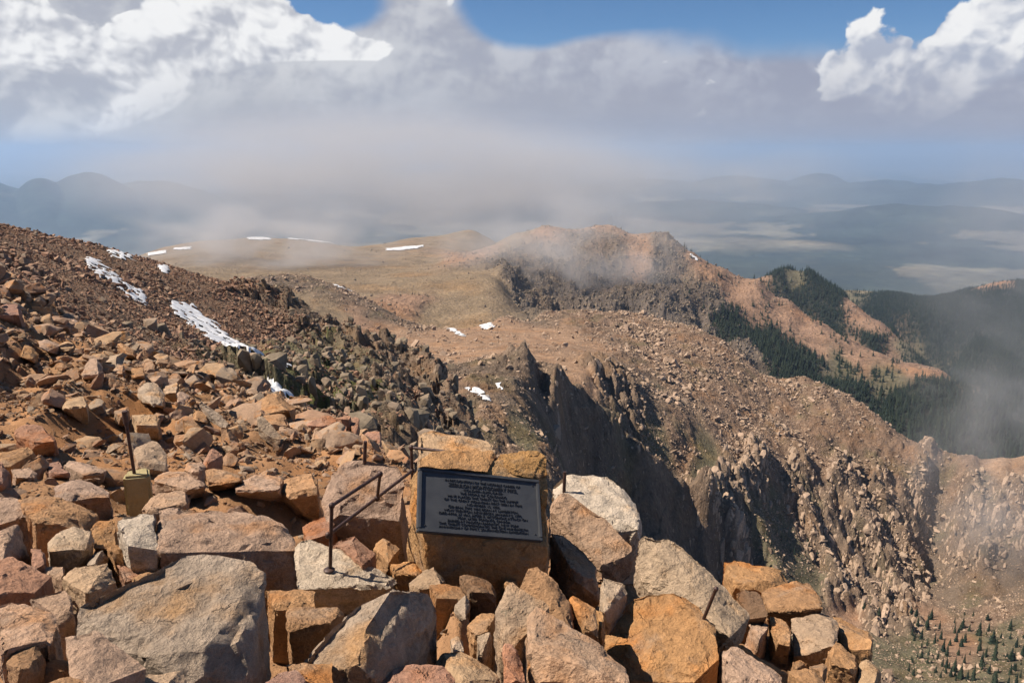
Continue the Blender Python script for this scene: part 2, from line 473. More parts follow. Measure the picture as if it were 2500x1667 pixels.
ms = (np.clip(fbm(X / 9, Y / 9, 5, 4) * 2.2 + 0.1, 0, 1) * np.clip(g('V') * 1.6, 0, 1) * 0.8).ravel()[:, None]
set_col(tal_ob, ct * (1 - ms) + ms * np.array((0.115, 0.118, 0.038)))
TALK = mk

# ---- middle ground: saddle, dark cliff ridge, boulder ridge with cliffs, basin
sil_E = [(1270, 800, 900, 'T'), (1330, 772, 920, 'T'), (1420, 768, 940, 'T'), (1500, 775, 930, 'T'), (1560, 778, 920, 'T'), (1620, 790, 890, 'T'), (1700, 808, 850, 'T'), (1760, 840, 820, 'T'),
         (1810, 878, 800, 'T'), (1850, 915, 790, 'T'), (1900, 930, 790, 'T'), (1950, 932, 790, 'T'), (2020, 950, 780, 'T'), (2100, 990, 760, 'T'), (2160, 1040, 740, 'T'), (2220, 1085, 730, 'T'),
         (2290, 1125, 720, 'T'), (2360, 1140, 715, 'T'), (2430, 1140, 715, 'S'), (2520, 1125, 720, 'S'), (2700, 1100, 730, 'S'), (2900, 1080, 730, 'S')]
sil_D = [(1060, 905, 400, 'K'), (1120, 900, 402, 'K'), (1180, 888, 402, 'K'), (1240, 880, 402, 'C'), (1300, 882, 405, 'C'), (1350, 905, 410, 'C'), (1385, 950, 413, 'C'), (1420, 955, 420, 'C'), (1455, 985, 424, 'C'),
         (1500, 1020, 430, 'C'), (1560, 1085, 437, 'C'), (1620, 1130, 443, 'C'), (1665, 1175, 448, 'C'), (1710, 1165, 452, 'C'), (1745, 1180, 456, 'C'), (1785, 1240, 461, 'C'), (1815, 1320, 465, 'C'), (1835, 1420, 466, 'C')]
mid = list(sil_E) + list(sil_D)
mid += behind(sil_E, ((70, 1.12), (190, 1.3)))
mid += behind(sil_D[:7], ((6, 1.05), (22, 1.13))) + [(1200, 900, 390, 'K'), (1250, 894, 391, 'K'), (1300, 898, 394, 'C'), (1345, 925, 398, 'C'), (1150, 912, 388, 'K')] + behind(sil_D[7:], ((50, 1.05),))
# faces below the dark ridge
mid += [(1100, 945, 360, 'T'), (1180, 950, 350, 'T'), (1250, 960, 345, 'K'), (1120, 1010, 300, 'V'), (1200, 1030, 290, 'T'), (1290, 1060, 285, 'V'), (1350, 1120, 280, 'T'), (1250, 1130, 255, 'T'), (1380, 1200, 300, 'K'), (1420, 1300, 330, 'C'),
        (1330, 970, 400, 'C'), (1390, 1030, 405, 'C'), (1440, 1110, 410, 'C'), (1480, 1200, 408, 'C'), (1530, 1150, 424, 'C'), (1560, 1250, 416, 'C'), (1640, 1250, 432, 'C'), (1700, 1280, 440, 'C'),
        (1760, 1350, 450, 'C'), (1500, 1330, 398, 'C'), (1650, 1400, 405, 'C'), (1800, 1500, 435, 'C'), (1050, 1080, 230, 'T'), (1300, 1300, 215, 'C'), (1500, 1500, 215, 'C'), (1800, 1700, 215, 'C'), (1000, 1200, 190, 'T'), (2200, 1900, 200, 'C')]
# saddle and boulder ridge
mid += [(820, 815, 760, 'S'), (900, 838, 720, 'S'), (1000, 850, 660, 'S'), (1100, 862, 620, 'S'), (1200, 862, 590, 'S'), (1300, 872, 560, 'S'), (1380, 905, 520, 'S'), (1430, 930, 500, 'S'),
        (1100, 895, 500, 'S'), (950, 800, 800, 'S'), (1100, 805, 790, 'S'), (1180, 800, 800, 'S'), (1250, 815, 760, 'S'), (1350, 830, 720, 'S'), (1450, 860, 650, 'S'), (1240, 778, 870, 'K'), (1300, 790, 850, 'K'), (1190, 790, 850, 'O'),
        (1480, 820, 780, 'T'), (1600, 830, 790, 'T'), (1700, 860, 760, 'T'), (1500, 890, 610, 'K'), (1480, 930, 540, 'C'), (1560, 900, 660, 'T'), (1600, 970, 580, 'K'), (1530, 980, 530, 'C'), (1680, 950, 660, 'T'), (1780, 950, 700, 'T'),
        (1650, 1050, 545, 'T'), (1600, 1080, 520, 'V'), (1750, 1050, 600, 'T'), (1850, 1020, 680, 'T'), (1950, 1020, 710, 'T'), (2050, 1060, 700, 'T'), (1720, 1120, 540, 'V'), (1800, 1100, 585, 'T'),
        (1750, 1180, 520, 'C'), (1850, 1150, 575, 'C'), (1900, 1150, 605, 'T'), (2000, 1130, 650, 'T'), (2100, 1130, 680, 'T'), (2180, 1130, 695, 'T'),
        (1850, 1230, 545, 'C'), (1950, 1210, 600, 'C'), (2050, 1200, 640, 'C'), (2150, 1190, 668, 'C'), (2250, 1180, 695, 'C'),
        (1900, 1320, 535, 'V'), (1980, 1320, 568, 'C'), (2070, 1320, 600, 'C'), (2160, 1320, 628, 'C'), (2235, 1320, 655, 'C'), (2285, 1250, 690, 'K'), (2290, 1400, 640, 'K'),
        (1850, 1330, 505, 'V'), (1880, 1400, 490, 'V'), (1960, 1400, 520, 'V'), (2040, 1450, 530, 'C'), (2100, 1440, 560, 'C'), (2180, 1430, 590, 'C'), (2230, 1440, 600, 'C'),
        (1950, 1490, 470, 'V'), (2060, 1520, 490, 'O'), (2130, 1520, 515, 'C'), (2200, 1530, 520, 'C'), (2260, 1500, 560, 'O'),
        (2400, 1230, 690, 'K'), (2500, 1230, 690, 'C'), (2420, 1350, 650, 'C'), (2500, 1350, 640, 'C'), (2350, 1450, 600, 'K'), (2450, 1450, 600, 'K'), (2340, 1340, 655, 'C'), (2380, 1290, 672, 'C'), (2600, 1400, 620, 'C'), (2800, 1350, 620, 'O'),
        (2080, 1580, 440, 'V'), (2150, 1610, 430, 'V'), (2250, 1590, 470, 'V'), (2350, 1580, 490, 'O'), (2450, 1560, 510, 'V'), (2400, 1520, 550, 'T'), (2600, 1550, 510, 'O'),
        (2150, 1680, 390, 'C'), (2250, 1680, 410, 'V'), (2400, 1660, 430, 'V'), (2550, 1660, 440, 'V'), (2800, 1650, 440, 'V'), (2000, 1700, 340, 'C'), (2300, 1850, 320, 'C'), (2700, 1850, 330, 'V')]
# small dark mound left of centre, tundra behind it
sil_I = [(480, 720, 900, 'K'), (560, 700, 920, 'K'), (620, 682, 940, 'K'), (690, 674, 950, 'K'), (760, 682, 945, 'K'), (850, 714, 920, 'K'), (930, 752, 890, 'K'), (1000, 792, 850, 'K')]
mid += sil_I + behind(sil_I, ((14, 1.1), (32, 1.28)))
mid += [(600, 735, 830, 'G'), (700, 745, 830, 'G'), (800, 768, 810, 'G'), (880, 790, 790, 'O'), (700, 800, 700, 'O'), (780, 830, 660, 'O'), (500, 800, 660, 'O'), (300, 800, 700, 'G'), (500, 900, 460, 'O'), (800, 920, 440, 'K'), (1000, 960, 400, 'T'),
        (950, 1050, 280, 'T'), (700, 1050, 250, 'T'), (300, 1000, 250, 'T'), (-300, 900, 300, 'T'), (-300, 800, 700, 'G'), (0, 800, 600, 'G')]
MID = Field(mid, k=2.6, c=0.03)
X, Y, R, T, Fc = polar_grid(-0.52, 0.66, 800, 195, 1230, 720)
Z = MID.zgrid(X, Y)
mk = fill2(lambda a, b: MID.masks(a, b, 0.035, 60.0), X, Y)
g = lambda k: mk.get(k, 0 * X)
cC = np.clip(g('C') * 1.1, 0, 1); cT = g('T') + 0.7 * g('K') + 0.35 * g('V'); cS = g('S') + g('O') + g('G')
wx = 0.35 * fbm(X / 40, Y / 40, 1, 3); wy = 0.35 * fbm(X / 40, Y / 40, 4, 3)
v1, e1, tx1, ty1 = cells(X / 21 + wx, Y / 27 + wy, 3)
v2, e2, tx2, ty2 = cells(X / 8.5 + wx, Y / 11 + wy, 9)
v3, e3, tx3, ty3 = cells(X / 4.2, Y / 4.6, 2)
Z = Z + cT * (2.0 * fbm(X / 45, Y / 45, 2, 4) + 2.2 * ridged(X / 36, Y / 52, 7, 3) + (v2 - .5) * 2.0 + (v3 - .5) * 1.3 + 0.8 * ridged(X / 6, Y / 6, 2, 3))
Z = Z + cC * ((v1 - .5) * (1.6 + 2.6 * np.clip((R - 470) / 30, 0, 1)) + (v2 - .5) * 2.4 + (v3 - .5) * 1.2 + 2.6 * ridged(X / 34, Y / 50, 4, 3) + (4 + 6 * np.clip((R - 470) / 30, 0, 1)) * fbm(X / 62, Y / 80, 2, 2) - 2.5 * np.exp(-e1 * 9) - 1.2 * np.exp(-e2 * 8))
Z = Z + cS * (0.8 * fbm(X / 60, Y / 60, 8, 4) + 0.25 * ridged(X / 9, Y / 9, 2, 3) * np.clip(fbm(X / 50, Y / 50, 3, 3) * 2, 0, 1))
# the far cliffs stand in ribs and gullies that run down the fall line
aE = np.clip((R - 478) / 25, 0, 1) * cC
rx = X + 0.22 * Y + 7 * fbm(X / 45, Y / 45, 3, 3)
vb, eb, txb, tyb = cells(rx / 13.0, Y / 60 + 0.6 * fbm(X / 30, Y / 30, 8, 3), 4)
rib = ridged(rx / 26, Y / 150, 1.0, 3, 0.55)
Z = Z + aE * (8.0 * rib + (vb - .5) * 9.0 - 5.0 * np.exp(-eb * 7) + (v2 - .5) * 4.0)
MIDXYZ = (X, Y, Z); MIDK = mk
m_mid = terrain_mat('ridge_rock', 0.10, 0.75, 2.6, 0.42, 0.35)
mid_ob = link_mesh('rocky_ridge', np.stack([X, Y, Z], -1).reshape(-1, 3), Fc, m_mid)
mid_ob['kind'] = 'structure'
c = blend_cols(mk, X.shape)
moss = np.clip(fbm(X / 26, Y / 26, 9, 4) * 1.6 - 0.25, 0, 1) * np.clip(1 - cS * 1.2, 0, 1) * 0.5
c = c * (1 - moss.ravel()[:, None]) + moss.ravel()[:, None] * np.array((0.13, 0.115, 0.055))
set_col(mid_ob, c)

# ---- far mountains: tundra skyline, cloudy peak, forested ridges
sil_H = [(-100, 690, 2000, 'G'), (200, 650, 2050, 'G'), (330, 628, 2150, 'G'), (400, 606, 2250, 'G'), (480, 590, 2350, 'G'), (600, 582, 2450, 'G'), (700, 583, 2500, 'G'), (780, 590, 2500, 'G'), (850, 603, 2500, 'G'),
         (920, 598, 2600, 'G'), (1000, 582, 2700, 'G'), (1080, 574, 2800, 'G'), (1150, 563, 2850, 'G'), (1180, 578, 2800, 'G')]
sil_G = [(1215, 590, 2000, 'G'), (1260, 570, 1960, 'G'), (1340, 554, 1920, 'O'), (1400, 566, 1900, 'O'), (1460, 554, 1880, 'O'), (1500, 556, 1860, 'O'), (1560, 578, 1830, 'O'), (1615, 570, 1800, 'K'), (1640, 585, 1780, 'K'),
         (1700, 628, 1750, 'O'), (1770, 664, 1730, 'O'), (1850, 690, 1720, 'O'), (1930, 742, 1690, 'O'), (2010, 795, 1650, 'O'), (2080, 835, 1620, 'O'), (2150, 868, 1590, 'O'), (2230, 895, 1560, 'O'), (2290, 908, 1540, 'O'),
         (2340, 940, 1500, 'V'), (2420, 1000, 1420, 'F'), (2550, 1100, 1300, 'F')]
sil_J = [(1850, 684, 2350, 'O'), (1890, 671, 2380, 'F'), (1930, 667, 2380, 'V'), (1975, 672, 2370, 'F'), (2030, 712, 2330, 'F'), (2080, 742, 2280, 'O'), (2150, 790, 2180, 'O'), (2220, 850, 2080, 'V'), (2300, 930, 1950, 'F')]
sil_L = [(1990, 715, 3600, 'F'), (2060, 709, 3650, 'M'), (2130, 712, 3700, 'M'), (2200, 728, 3700, 'F'), (2260, 736, 3700, 'F'), (2330, 722, 3850, 'F'), (2400, 700, 3950, 'O'), (2455, 689, 4000, 'O'), (2510, 697, 4000, 'F'), (2650, 740, 3900, 'F'), (2850, 790, 3900, 'F')]
far = sil_H + sil_G + sil_J + sil_L
far += behind(sil_H, ((25, 1.2), (70, 1.6))) + behind(sil_G, ((30, 1.08), (60, 1.2))) + behind(sil_J, ((35, 1.1), (60, 1.25))) + behind(sil_L, ((25, 1.15), (60, 1.5)))
far += [(550, 650, 1650, 'G'), (400, 680, 1500, 'G'), (700, 650, 1700, 'G'), (850, 640, 1800, 'G'), (950, 650, 1700, 'G'), (1050, 640, 1800, 'G'), (1120, 630, 1800, 'O'), (1180, 615, 1900, 'O'), (900, 690, 1400, 'G'), (1000, 690, 1350, 'G'),
        (1100, 690, 1330, 'G'), (1180, 680, 1330, 'G'), (1215, 690, 1300, 'G'), (1000, 740, 1180, 'O'), (1130, 740, 1180, 'G'), (1230, 730, 1200, 'G'), (700, 700, 1300, 'G'), (300, 750, 1250, 'G'), (800, 760, 1050, 'G'), (1050, 835, 1000, 'G'), (1180, 825, 1000, 'G'), (1060, 778, 1110, 'G'), (1180, 768, 1110, 'G'),
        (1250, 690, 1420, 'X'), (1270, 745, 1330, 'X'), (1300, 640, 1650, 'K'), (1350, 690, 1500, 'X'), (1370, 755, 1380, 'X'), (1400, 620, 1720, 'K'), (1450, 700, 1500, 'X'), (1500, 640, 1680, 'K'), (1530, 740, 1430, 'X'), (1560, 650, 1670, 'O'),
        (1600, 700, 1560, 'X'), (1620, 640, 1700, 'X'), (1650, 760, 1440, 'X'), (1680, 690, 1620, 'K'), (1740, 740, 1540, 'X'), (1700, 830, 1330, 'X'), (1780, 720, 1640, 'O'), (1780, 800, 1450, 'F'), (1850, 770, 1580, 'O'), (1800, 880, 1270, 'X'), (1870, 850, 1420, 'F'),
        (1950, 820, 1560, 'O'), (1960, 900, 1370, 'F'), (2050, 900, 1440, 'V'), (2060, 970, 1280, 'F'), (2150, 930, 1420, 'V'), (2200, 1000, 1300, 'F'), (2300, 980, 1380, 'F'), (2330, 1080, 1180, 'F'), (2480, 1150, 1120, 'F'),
        (1900, 760, 1640, 'O'), (1990, 850, 1520, 'O'), (2080, 880, 1500, 'O'), (1950, 960, 1240, 'F'), (2100, 1050, 1150, 'F'), (2250, 1120, 1080, 'F'), (2400, 1200, 1050, 'F'),
        (1950, 740, 2250, 'F'), (2030, 790, 2150, 'F'), (2120, 850, 2000, 'F'), (2180, 800, 2550, 'F'), (2150, 750, 3100, 'F'), (2060, 735, 3200, 'V'), (2280, 780, 3000, 'F'), (2400, 750, 3300, 'F'), (2500, 750, 3300, 'F'), (2350, 870, 2400, 'F'), (2450, 860, 2500, 'F'), (2700, 900, 2400, 'F'),
        (2450, 960, 1900, 'F'), (2600, 1000, 1800, 'F'), (2260, 900, 2000, 'F'), (1500, 900, 1050, 'X'), (1650, 950, 1050, 'X'), (1800, 1000, 1050, 'X'), (-300, 800, 1200, 'G'), (500, 800, 1000, 'G')]
FAR = Field(far, k=3.0, c=0.025)
X, Y, R, T, Fc = polar_grid(-0.50, 0.66, 700, 1000, 6400, 420)
Z = FAR.zgrid(X, Y)
mk = fill2(lambda a, b: FAR.masks(a, b, 0.03, 160.0), X, Y)
g = lambda k: mk.get(k, 0 * X)
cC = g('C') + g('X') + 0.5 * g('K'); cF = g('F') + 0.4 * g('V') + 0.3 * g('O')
v1, e1, tx1, ty1 = cells(X / 62 + 0.5 * fbm(X / 90, Y / 90, 1, 3), Y / 80 + 0.5 * fbm(X / 90, Y / 90, 4, 3), 3)
v2, e2, tx2, ty2 = cells(X / 24, Y / 30, 6)
Z = Z + cC * ((v1 - .5) * 24 + (v2 - .5) * 9 + 13 * ridged(X / 60, Y / 75, 2, 4) + 22 * fbm(X / 150, Y / 190, 5, 2)) + cF * 9 * ridged(X / 130, Y / 130, 5, 4) + g('G') * (3.5 * fbm(X / 140, Y / 140, 3, 4)) + g('O') * 2.2 * ridged(X / 40, Y / 40, 3, 4)
FARXYZ = (X, Y, Z); FARK = mk
m_far = terrain_mat('mountain_rock', 0.022, 0.16, 8.0, 0.36, 0.4)
far_ob = link_mesh('mountain', np.stack([X, Y, Z], -1).reshape(-1, 3), Fc, m_far)
far_ob['kind'] = 'structure'
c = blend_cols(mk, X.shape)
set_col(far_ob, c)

# ---- the plain with its hills out to the horizon
X, Y, R, T, Fc = polar_grid(-0.66, 0.70, 420, 3200, 135000, 330)
Z = np.full(X.shape, -1450.0) + 45 * fbm(X / 2600, Y / 2600, 2, 5)
def hill(px, r, wpx, wr, top_py, base=-1450.0, jag=0.25, wl=2500.0):
    th0 = math.atan2(*[float(v) for v in ray(px, 400)[:2]]); w = wpx / FPX
    top = float(ray(px, top_py)[2]) * r
    return (top - base) * np.exp(-((T - th0) / w) ** 2 - (np.log(R / r) / wr) ** 2) * (1 + jag * fbm(X / wl, Y / wl, px * 0.01, 5))
for a in ((215, 19000, 120, 0.17, 425), (90, 18500, 80, 0.15, 442), (-80, 19000, 170, 0.18, 448), (380, 20000, 150, 0.17, 440), (560, 21000, 150, 0.17, 470), (800, 22000, 250, 0.17, 480)):
    Z = np.maximum(Z, -1450 + hill(*a))
for a in ((1400, 26000, 160, 0.12, 455), (1600, 27000, 170, 0.12, 438), (1830, 28000, 160, 0.12, 434), (2000, 28500, 90, 0.10, 428), (2150, 27000, 200, 0.12, 445), (2400, 26000, 200, 0.12, 440),
          (2300, 17000, 240, 0.10, 500), (1700, 19000, 260, 0.08, 490)):
    Z = np.maximum(Z, -1450 + hill(*a, jag=0.3, wl=1900.0))
rng_far = np.clip((np.log(R / 62000)) / 0.5, 0, 1) * np.clip((np.log(130000 / R)) / 0.1, 0, 1)
Z = Z + rng_far * (330 + 330 * ridged(X / 9000, Y / 9000, 3, 4))
plain_c = np.zeros(X.shape + (3,)) + np.array((0.035, 0.045, 0.035))
mead = np.clip((fbm(X / 3400 + 3, Y / 4200, 4, 6, 0.6) - 0.16) * 12, 0, 1) * (Z < -1330)
big = np.exp(-(((T - math.atan((1800 - 1250) / FPX)) / 0.15) ** 2 + (np.log(R / 12800) / 0.085) ** 2) ** 2)
big = np.clip(big * 1.5 + 0.8 * fbm(X / 1500, Y / 1500, 3, 4) - 0.35, 0, 1)
mead = np.maximum(mead * 0.8, big) * np.clip((R - 8500) / 2500, 0.12, 1)
plain_c = plain_c * (1 - mead[..., None]) + mead[..., None] * np.array((0.17, 0.15, 0.105))
snowm = np.clip((Z + 780) / 160, 0, 1) * (R > 60000)
plain_c = plain_c * (1 - snowm[..., None]) + snowm[..., None] * 0.7
m_plain = terrain_mat('valley_cover', 0.0009, 0.008, 8.0, 0.6)
plain_ob = link_mesh('plain', np.stack([X, Y, Z], -1).reshape(-1, 3), Fc, m_plain)
plain_ob['kind'] = 'structure'
set_col(plain_ob, plain_c.reshape(-1, 3))

# ================================================================== rock materials and rock shapes
def rock_mat(name, use_obj_color=True, pal=None, scale=1.0, bump=0.02, lichen=0.0):
    m = bpy.data.materials.new(name); m.use_nodes = True
    t = NT(m.node_tree); t.t.nodes.clear()
    out = t.n('ShaderNodeOutputMaterial'); b = t.n('ShaderNodeBsdfPrincipled')
    t.t.links.new(b.outputs[0], out.inputs[0])
    b.inputs['Specular IOR Level'].default_value = 0.22
    oi = t.n('ShaderNodeObjectInfo')
    if use_obj_color:
        base = oi.outputs['Color']
    else:
        cr = t.n('ShaderNodeValToRGB'); cr.color_ramp.interpolation = 'LINEAR'
        while len(cr.color_ramp.elements) < len(pal): cr.color_ramp.elements.new(0.5)
        for i, cc in enumerate(pal):
            cr.color_ramp.elements[i].position = i / (len(pal) - 1); cr.color_ramp.elements[i].color = (*cc, 1)
        t.put(cr.inputs[0], oi.outputs['Random']); base = cr.outputs[0]
    co = t.n('ShaderNodeTexCoord').outputs['Object']
    if use_obj_color:
        co = t.vm('ADD', co, t.vm('SCALE', (13.1, 7.7, 3.3), s=t.m('MULTIPLY', oi.outputs['Random'], 10.0)))
    s = scale
    nb = t.noise(co, 2.2 * s, 5, 0.55); nm = t.noise(co, 9 * s, 6, 0.6); nf = t.noise(co, 55 * s, 6, 0.7); ns = t.noise(co, 260 * s, 2, 0.5)
    warm = t.vm('MULTIPLY', base, (1.08, 0.80, 0.50)); grey = t.mix(0.6, base, (0.29, 0.225, 0.17))
    c = t.mix(t.ramp(nb, 0.5, 0.72), base, warm)
    c = t.mix(t.ramp(t.noise(co, 3.7 * s, 5, 0.6), 0.54, 0.70, 0.0, 0.7), c, grey)
    v = t.m('MULTIPLY', t.ramp(nm, 0.25, 0.75, 0.72, 1.26, False), t.ramp(nf, 0.25, 0.75, 0.72, 1.28, False))
    v = t.m('MULTIPLY', v, t.ramp(ns, 0.3, 0.7, 0.82, 1.18, False))
    # dark weathered stains and hairline cracks
    st = t.ramp(t.noise(co, 6.5 * s, 7, 0.68, dist=0.6), 0.60, 0.72)
    v = t.m('MULTIPLY', v, t.m('SUBTRACT', 1.0, t.m('MULTIPLY', st, 0.5)))
    vo = t.n('ShaderNodeTexVoronoi', feature='DISTANCE_TO_EDGE')
    t.put(vo.inputs['Vector'], t.vm('ADD', co, t.vm('SCALE', t.noise(co, 5 * s, 4, 0.6, out='Color'), s=0.35 / s)))
    vo.inputs['Scale'].default_value = 1.9 * s
    crack = t.m('MULTIPLY', t.ramp(vo.outputs['Distance'], 0.0, 0.009, 1.0, 0.0), t.ramp(nb, 0.52, 0.62))
    v = t.m('MULTIPLY', v, t.m('SUBTRACT', 1.0, t.m('MULTIPLY', crack, 0.45)))
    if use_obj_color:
        edge_tone = t.n('ShaderNodeNewGeometry').outputs['Pointiness']
        v = t.m('MULTIPLY', v, t.ramp(edge_tone, 0.46, 0.56, 0.86, 1.20, False))  # fresh chipped edges lighter, crevices darker
    vc = t.n('ShaderNodeCombineColor')
    for i in range(3): t.put(vc.inputs[i], v)
    c = t.vm('MULTIPLY', c, vc.outputs[0])
    lich = t.m('MULTIPLY', t.ramp(t.noise(co, 17 * s, 6, 0.7, dist=0.8), 0.60, 0.68), t.ramp(t.noise(co, 1.7 * s, 3, 0.5), 0.50, 0.62))
    c = t.mix(t.m('MULTIPLY', lich, 0.75), c, t.mix(t.noise(co, 4 * s, 2, 0.5), (0.055, 0.05, 0.045), (0.20, 0.19, 0.12)))
    t.put(b.inputs['Base Color'], c)
    t.put(b.inputs['Roughness'], t.ramp(nm, 0.3, 0.7, 0.72, 0.95))
    h = t.m('ADD', t.m('MULTIPLY', nm, 1.0), t.m('MULTIPLY', nf, 0.42))
    h = t.m('ADD', h, t.m('MULTIPLY', t.noise(co, 22 * s, 5, 0.6), 0.6))
    h = t.m('SUBTRACT', h, t.m('MULTIPLY', crack, 0.5))
    bp = t.n('ShaderNodeBump'); bp.inputs['Strength'].default_value = 0.85; bp.inputs['Distance'].default_value = bump
    t.put(bp.inputs['Height'], h); t.t.links.new(bp.outputs[0], b.inputs['Normal'])
    return m

def simple_rock_mat(name, pal, nscale):
    m = bpy.data.materials.new(name); m.use_nodes = True
    t = NT(m.node_tree); t.t.nodes.clear()
    out = t.n('ShaderNodeOutputMaterial'); b = t.n('ShaderNodeBsdfPrincipled')
    t.t.links.new(b.outputs[0], out.inputs[0])
    b.inputs['Specular IOR Level'].default_value = 0.15; b.inputs['Roughness'].default_value = 0.9
    oi = t.n('ShaderNodeObjectInfo')
    cr = t.n('ShaderNodeValToRGB')
    while len(cr.color_ramp.elements) < len(pal): cr.color_ramp.elements.new(0.5)
    for i, cc in enumerate(pal):
        cr.color_ramp.elements[i].position = i / (len(pal) - 1); cr.color_ramp.elements[i].color = (*cc, 1)
    t.put(cr.inputs[0], oi.outputs['Random'])
    g = t.n('ShaderNodeNewGeometry').outputs['Position']
    n = t.noise(g, nscale, 4, 0.65)
    vc = t.n('ShaderNodeCombineColor')
    v = t.ramp(n, 0.25, 0.75, 0.6, 1.4, False)
    for i in range(3): t.put(vc.inputs[i], v)
    t.put(b.inputs['Base Color'], t.vm('MULTIPLY', cr.outputs[0], vc.outputs[0]))
    bp = t.n('ShaderNodeBump'); bp.inputs['Strength'].default_value = 0.6; bp.inputs['Distance'].default_value = 0.3 / nscale
    t.put(bp.inputs['Height'], n); t.t.links.new(bp.outputs[0], b.inputs['Normal'])
    return m

BROWN = [(0.155, 0.085, 0.055), (0.27, 0.155, 0.10), (0.34, 0.215, 0.145), (0.24, 0.125, 0.08), (0.20, 0.15, 0.11), (0.31, 0.19, 0.12)]
TAN = [(0.24, 0.165, 0.115), (0.38, 0.27, 0.19), (0.33, 0.23, 0.155), (0.43, 0.30, 0.21), (0.29, 0.21, 0.15)]
GREYB = [(0.16, 0.125, 0.09), (0.24, 0.18, 0.125), (0.20, 0.16, 0.11), (0.29, 0.21, 0.15)]

def hull_bm(pts):
    bm = bmesh.new()
    for p in pts: bm.verts.new(p)
    r = bmesh.ops.convex_hull(bm, input=bm.verts)
    junk = list({e for e in r['geom_interior'] + r['geom_unused'] if isinstance(e, bmesh.types.BMVert)})
    bmesh.ops.delete(bm, geom=junk, context='VERTS')
    return bm

def chip(bm, nchips, depth, rnd):
    """break corners off with slanted planes"""
    for _ in range(nchips):
        vs = [v.co.copy() for v in bm.verts]
        c = sum(vs, Vector()) / len(vs)
        v = rnd.choice(vs)
        n = (v - c)
        if n.length < 1e-5: continue
        n = (n.normalized() + Vector((rnd.gauss(0, .35), rnd.gauss(0, .35), rnd.gauss(0, .35)))).normalized()
        far_ = max((q - c).dot(n) for q in vs)
        pl = c + n * far_ * (1 - depth * rnd.uniform(0.35, 1.0))
        r = bmesh.ops.bisect_plane(bm, geom=bm.verts[:] + bm.edges[:] + bm.faces[:], plane_co=pl, plane_no=n, clear_outer=True)
        ed = [e for e in r['geom_cut'] if isinstance(e, bmesh.types.BMEdge)]
        if ed:
            try: bmesh.ops.edgeloop_fill(bm, edges=ed)
            except Exception: pass

def proto_mesh(name, seed, dims, mat, npts=15, chips=4, detail=0, rough=0.0):
    rnd = random.Random(seed)
    pts = []
    for i in range(npts):
        v = Vector((rnd.gauss(0, 1), rnd.gauss(0, 1), rnd.gauss(0, 1))).normalized() * rnd.uniform(0.8, 1.0)
        # push towards a box so faces come out flat
        q = [math.copysign(abs(a) ** 0.78, a) for a in v]
        pts.append(Vector((q[0] * dims[0], q[1] * dims[1], q[2] * dims[2])) * 0.55)
    bm = hull_bm(pts)
    chip(bm, chips, 0.25, rnd)
    if detail:
        roughen(bm, detail, rough, seed)
    me = bpy.data.meshes.new(name)
    bmesh.ops.triangulate(bm, faces=bm.faces[:])
    bm.to_mesh(me); bm.free()
    me.materials.append(mat)
    if detail:
        me.polygons.foreach_set('use_smooth', np.ones(len(me.polygons), bool))
        me.set_sharp_from_angle(angle=math.radians(38))
    return me

def roughen(bm, edge_len, amp, seed, passes=5, sharp_keep=True):
    """split long edges, then break the surface up: chipped ledges and grain"""
    bmesh.ops.triangulate(bm, faces=bm.faces[:])
    for _ in range(passes):
        le = [e for e in bm.edges if e.calc_length() > edge_len]
        if not le or len(bm.faces) > 8000: break
        bmesh.ops.subdivide_edges(bm, edges=le, cuts=1)
        bmesh.ops.triangulate(bm, faces=[f for f in bm.faces if len(f.verts) > 3])
    bm.normal_update()
    bm.verts.ensure_lookup_table()
    co = np.array([v.co for v in bm.verts]); no = np.array([v.normal for v in bm.verts])
    s = seed * 3.17 % 91
    # edge wear: pull convex corners in, unevenly
    nb = np.array([sum((e.other_vert(v).co for e in v.link_edges), Vector()) / max(1, len(v.link_edges)) for v in bm.verts])
    wear = np.clip(0.55 + 0.6 * fbm(co[:, 0] / (edge_len * 4) + s, co[:, 1] / (edge_len * 4), co[:, 2] / (edge_len * 4), 2), 0, 1)
    co = co + (nb - co) * wear[:, None] * 0.32
    k = 1.0 / (amp * 9 + 1e-6)
    x, y, z = co[:, 0] * k * 0.35 + s, co[:, 1] * k * 0.35, co[:, 2] * k * 0.35
    big = fbm(x, y, z, 3)
    step = np.floor(big * 2.2) / 2.2
    med = ridged(co[:, 0] * k * 1.3 + s, co[:, 1] * k * 1.3, co[:, 2] * k * 1.3, 3)
    fine = fbm(co[:, 0] * k * 5 + s, co[:, 1] * k * 5, co[:, 2] * k * 5, 2)
    d = amp * (0.5 * big + 1.15 * step - 0.38 * np.maximum(med, 0) + 0.14 * fine)
    co = co + no * d[:, None]
    for v, q in zip(bm.verts, co): v.co = q
    bm.normal_update()

def protos(prefix, mat, kinds, n, **kw):
    c = bpy.data.collections.new(prefix)
    for i in range(n):
        me = proto_mesh('%s_%d' % (prefix, i), 40 + i * 7 + len(prefix), kinds[i % len(kinds)], mat, **kw)
        o = bpy.data.objects.new('%s_%d' % (prefix, i), me)
        c.objects.link(o)
    return c

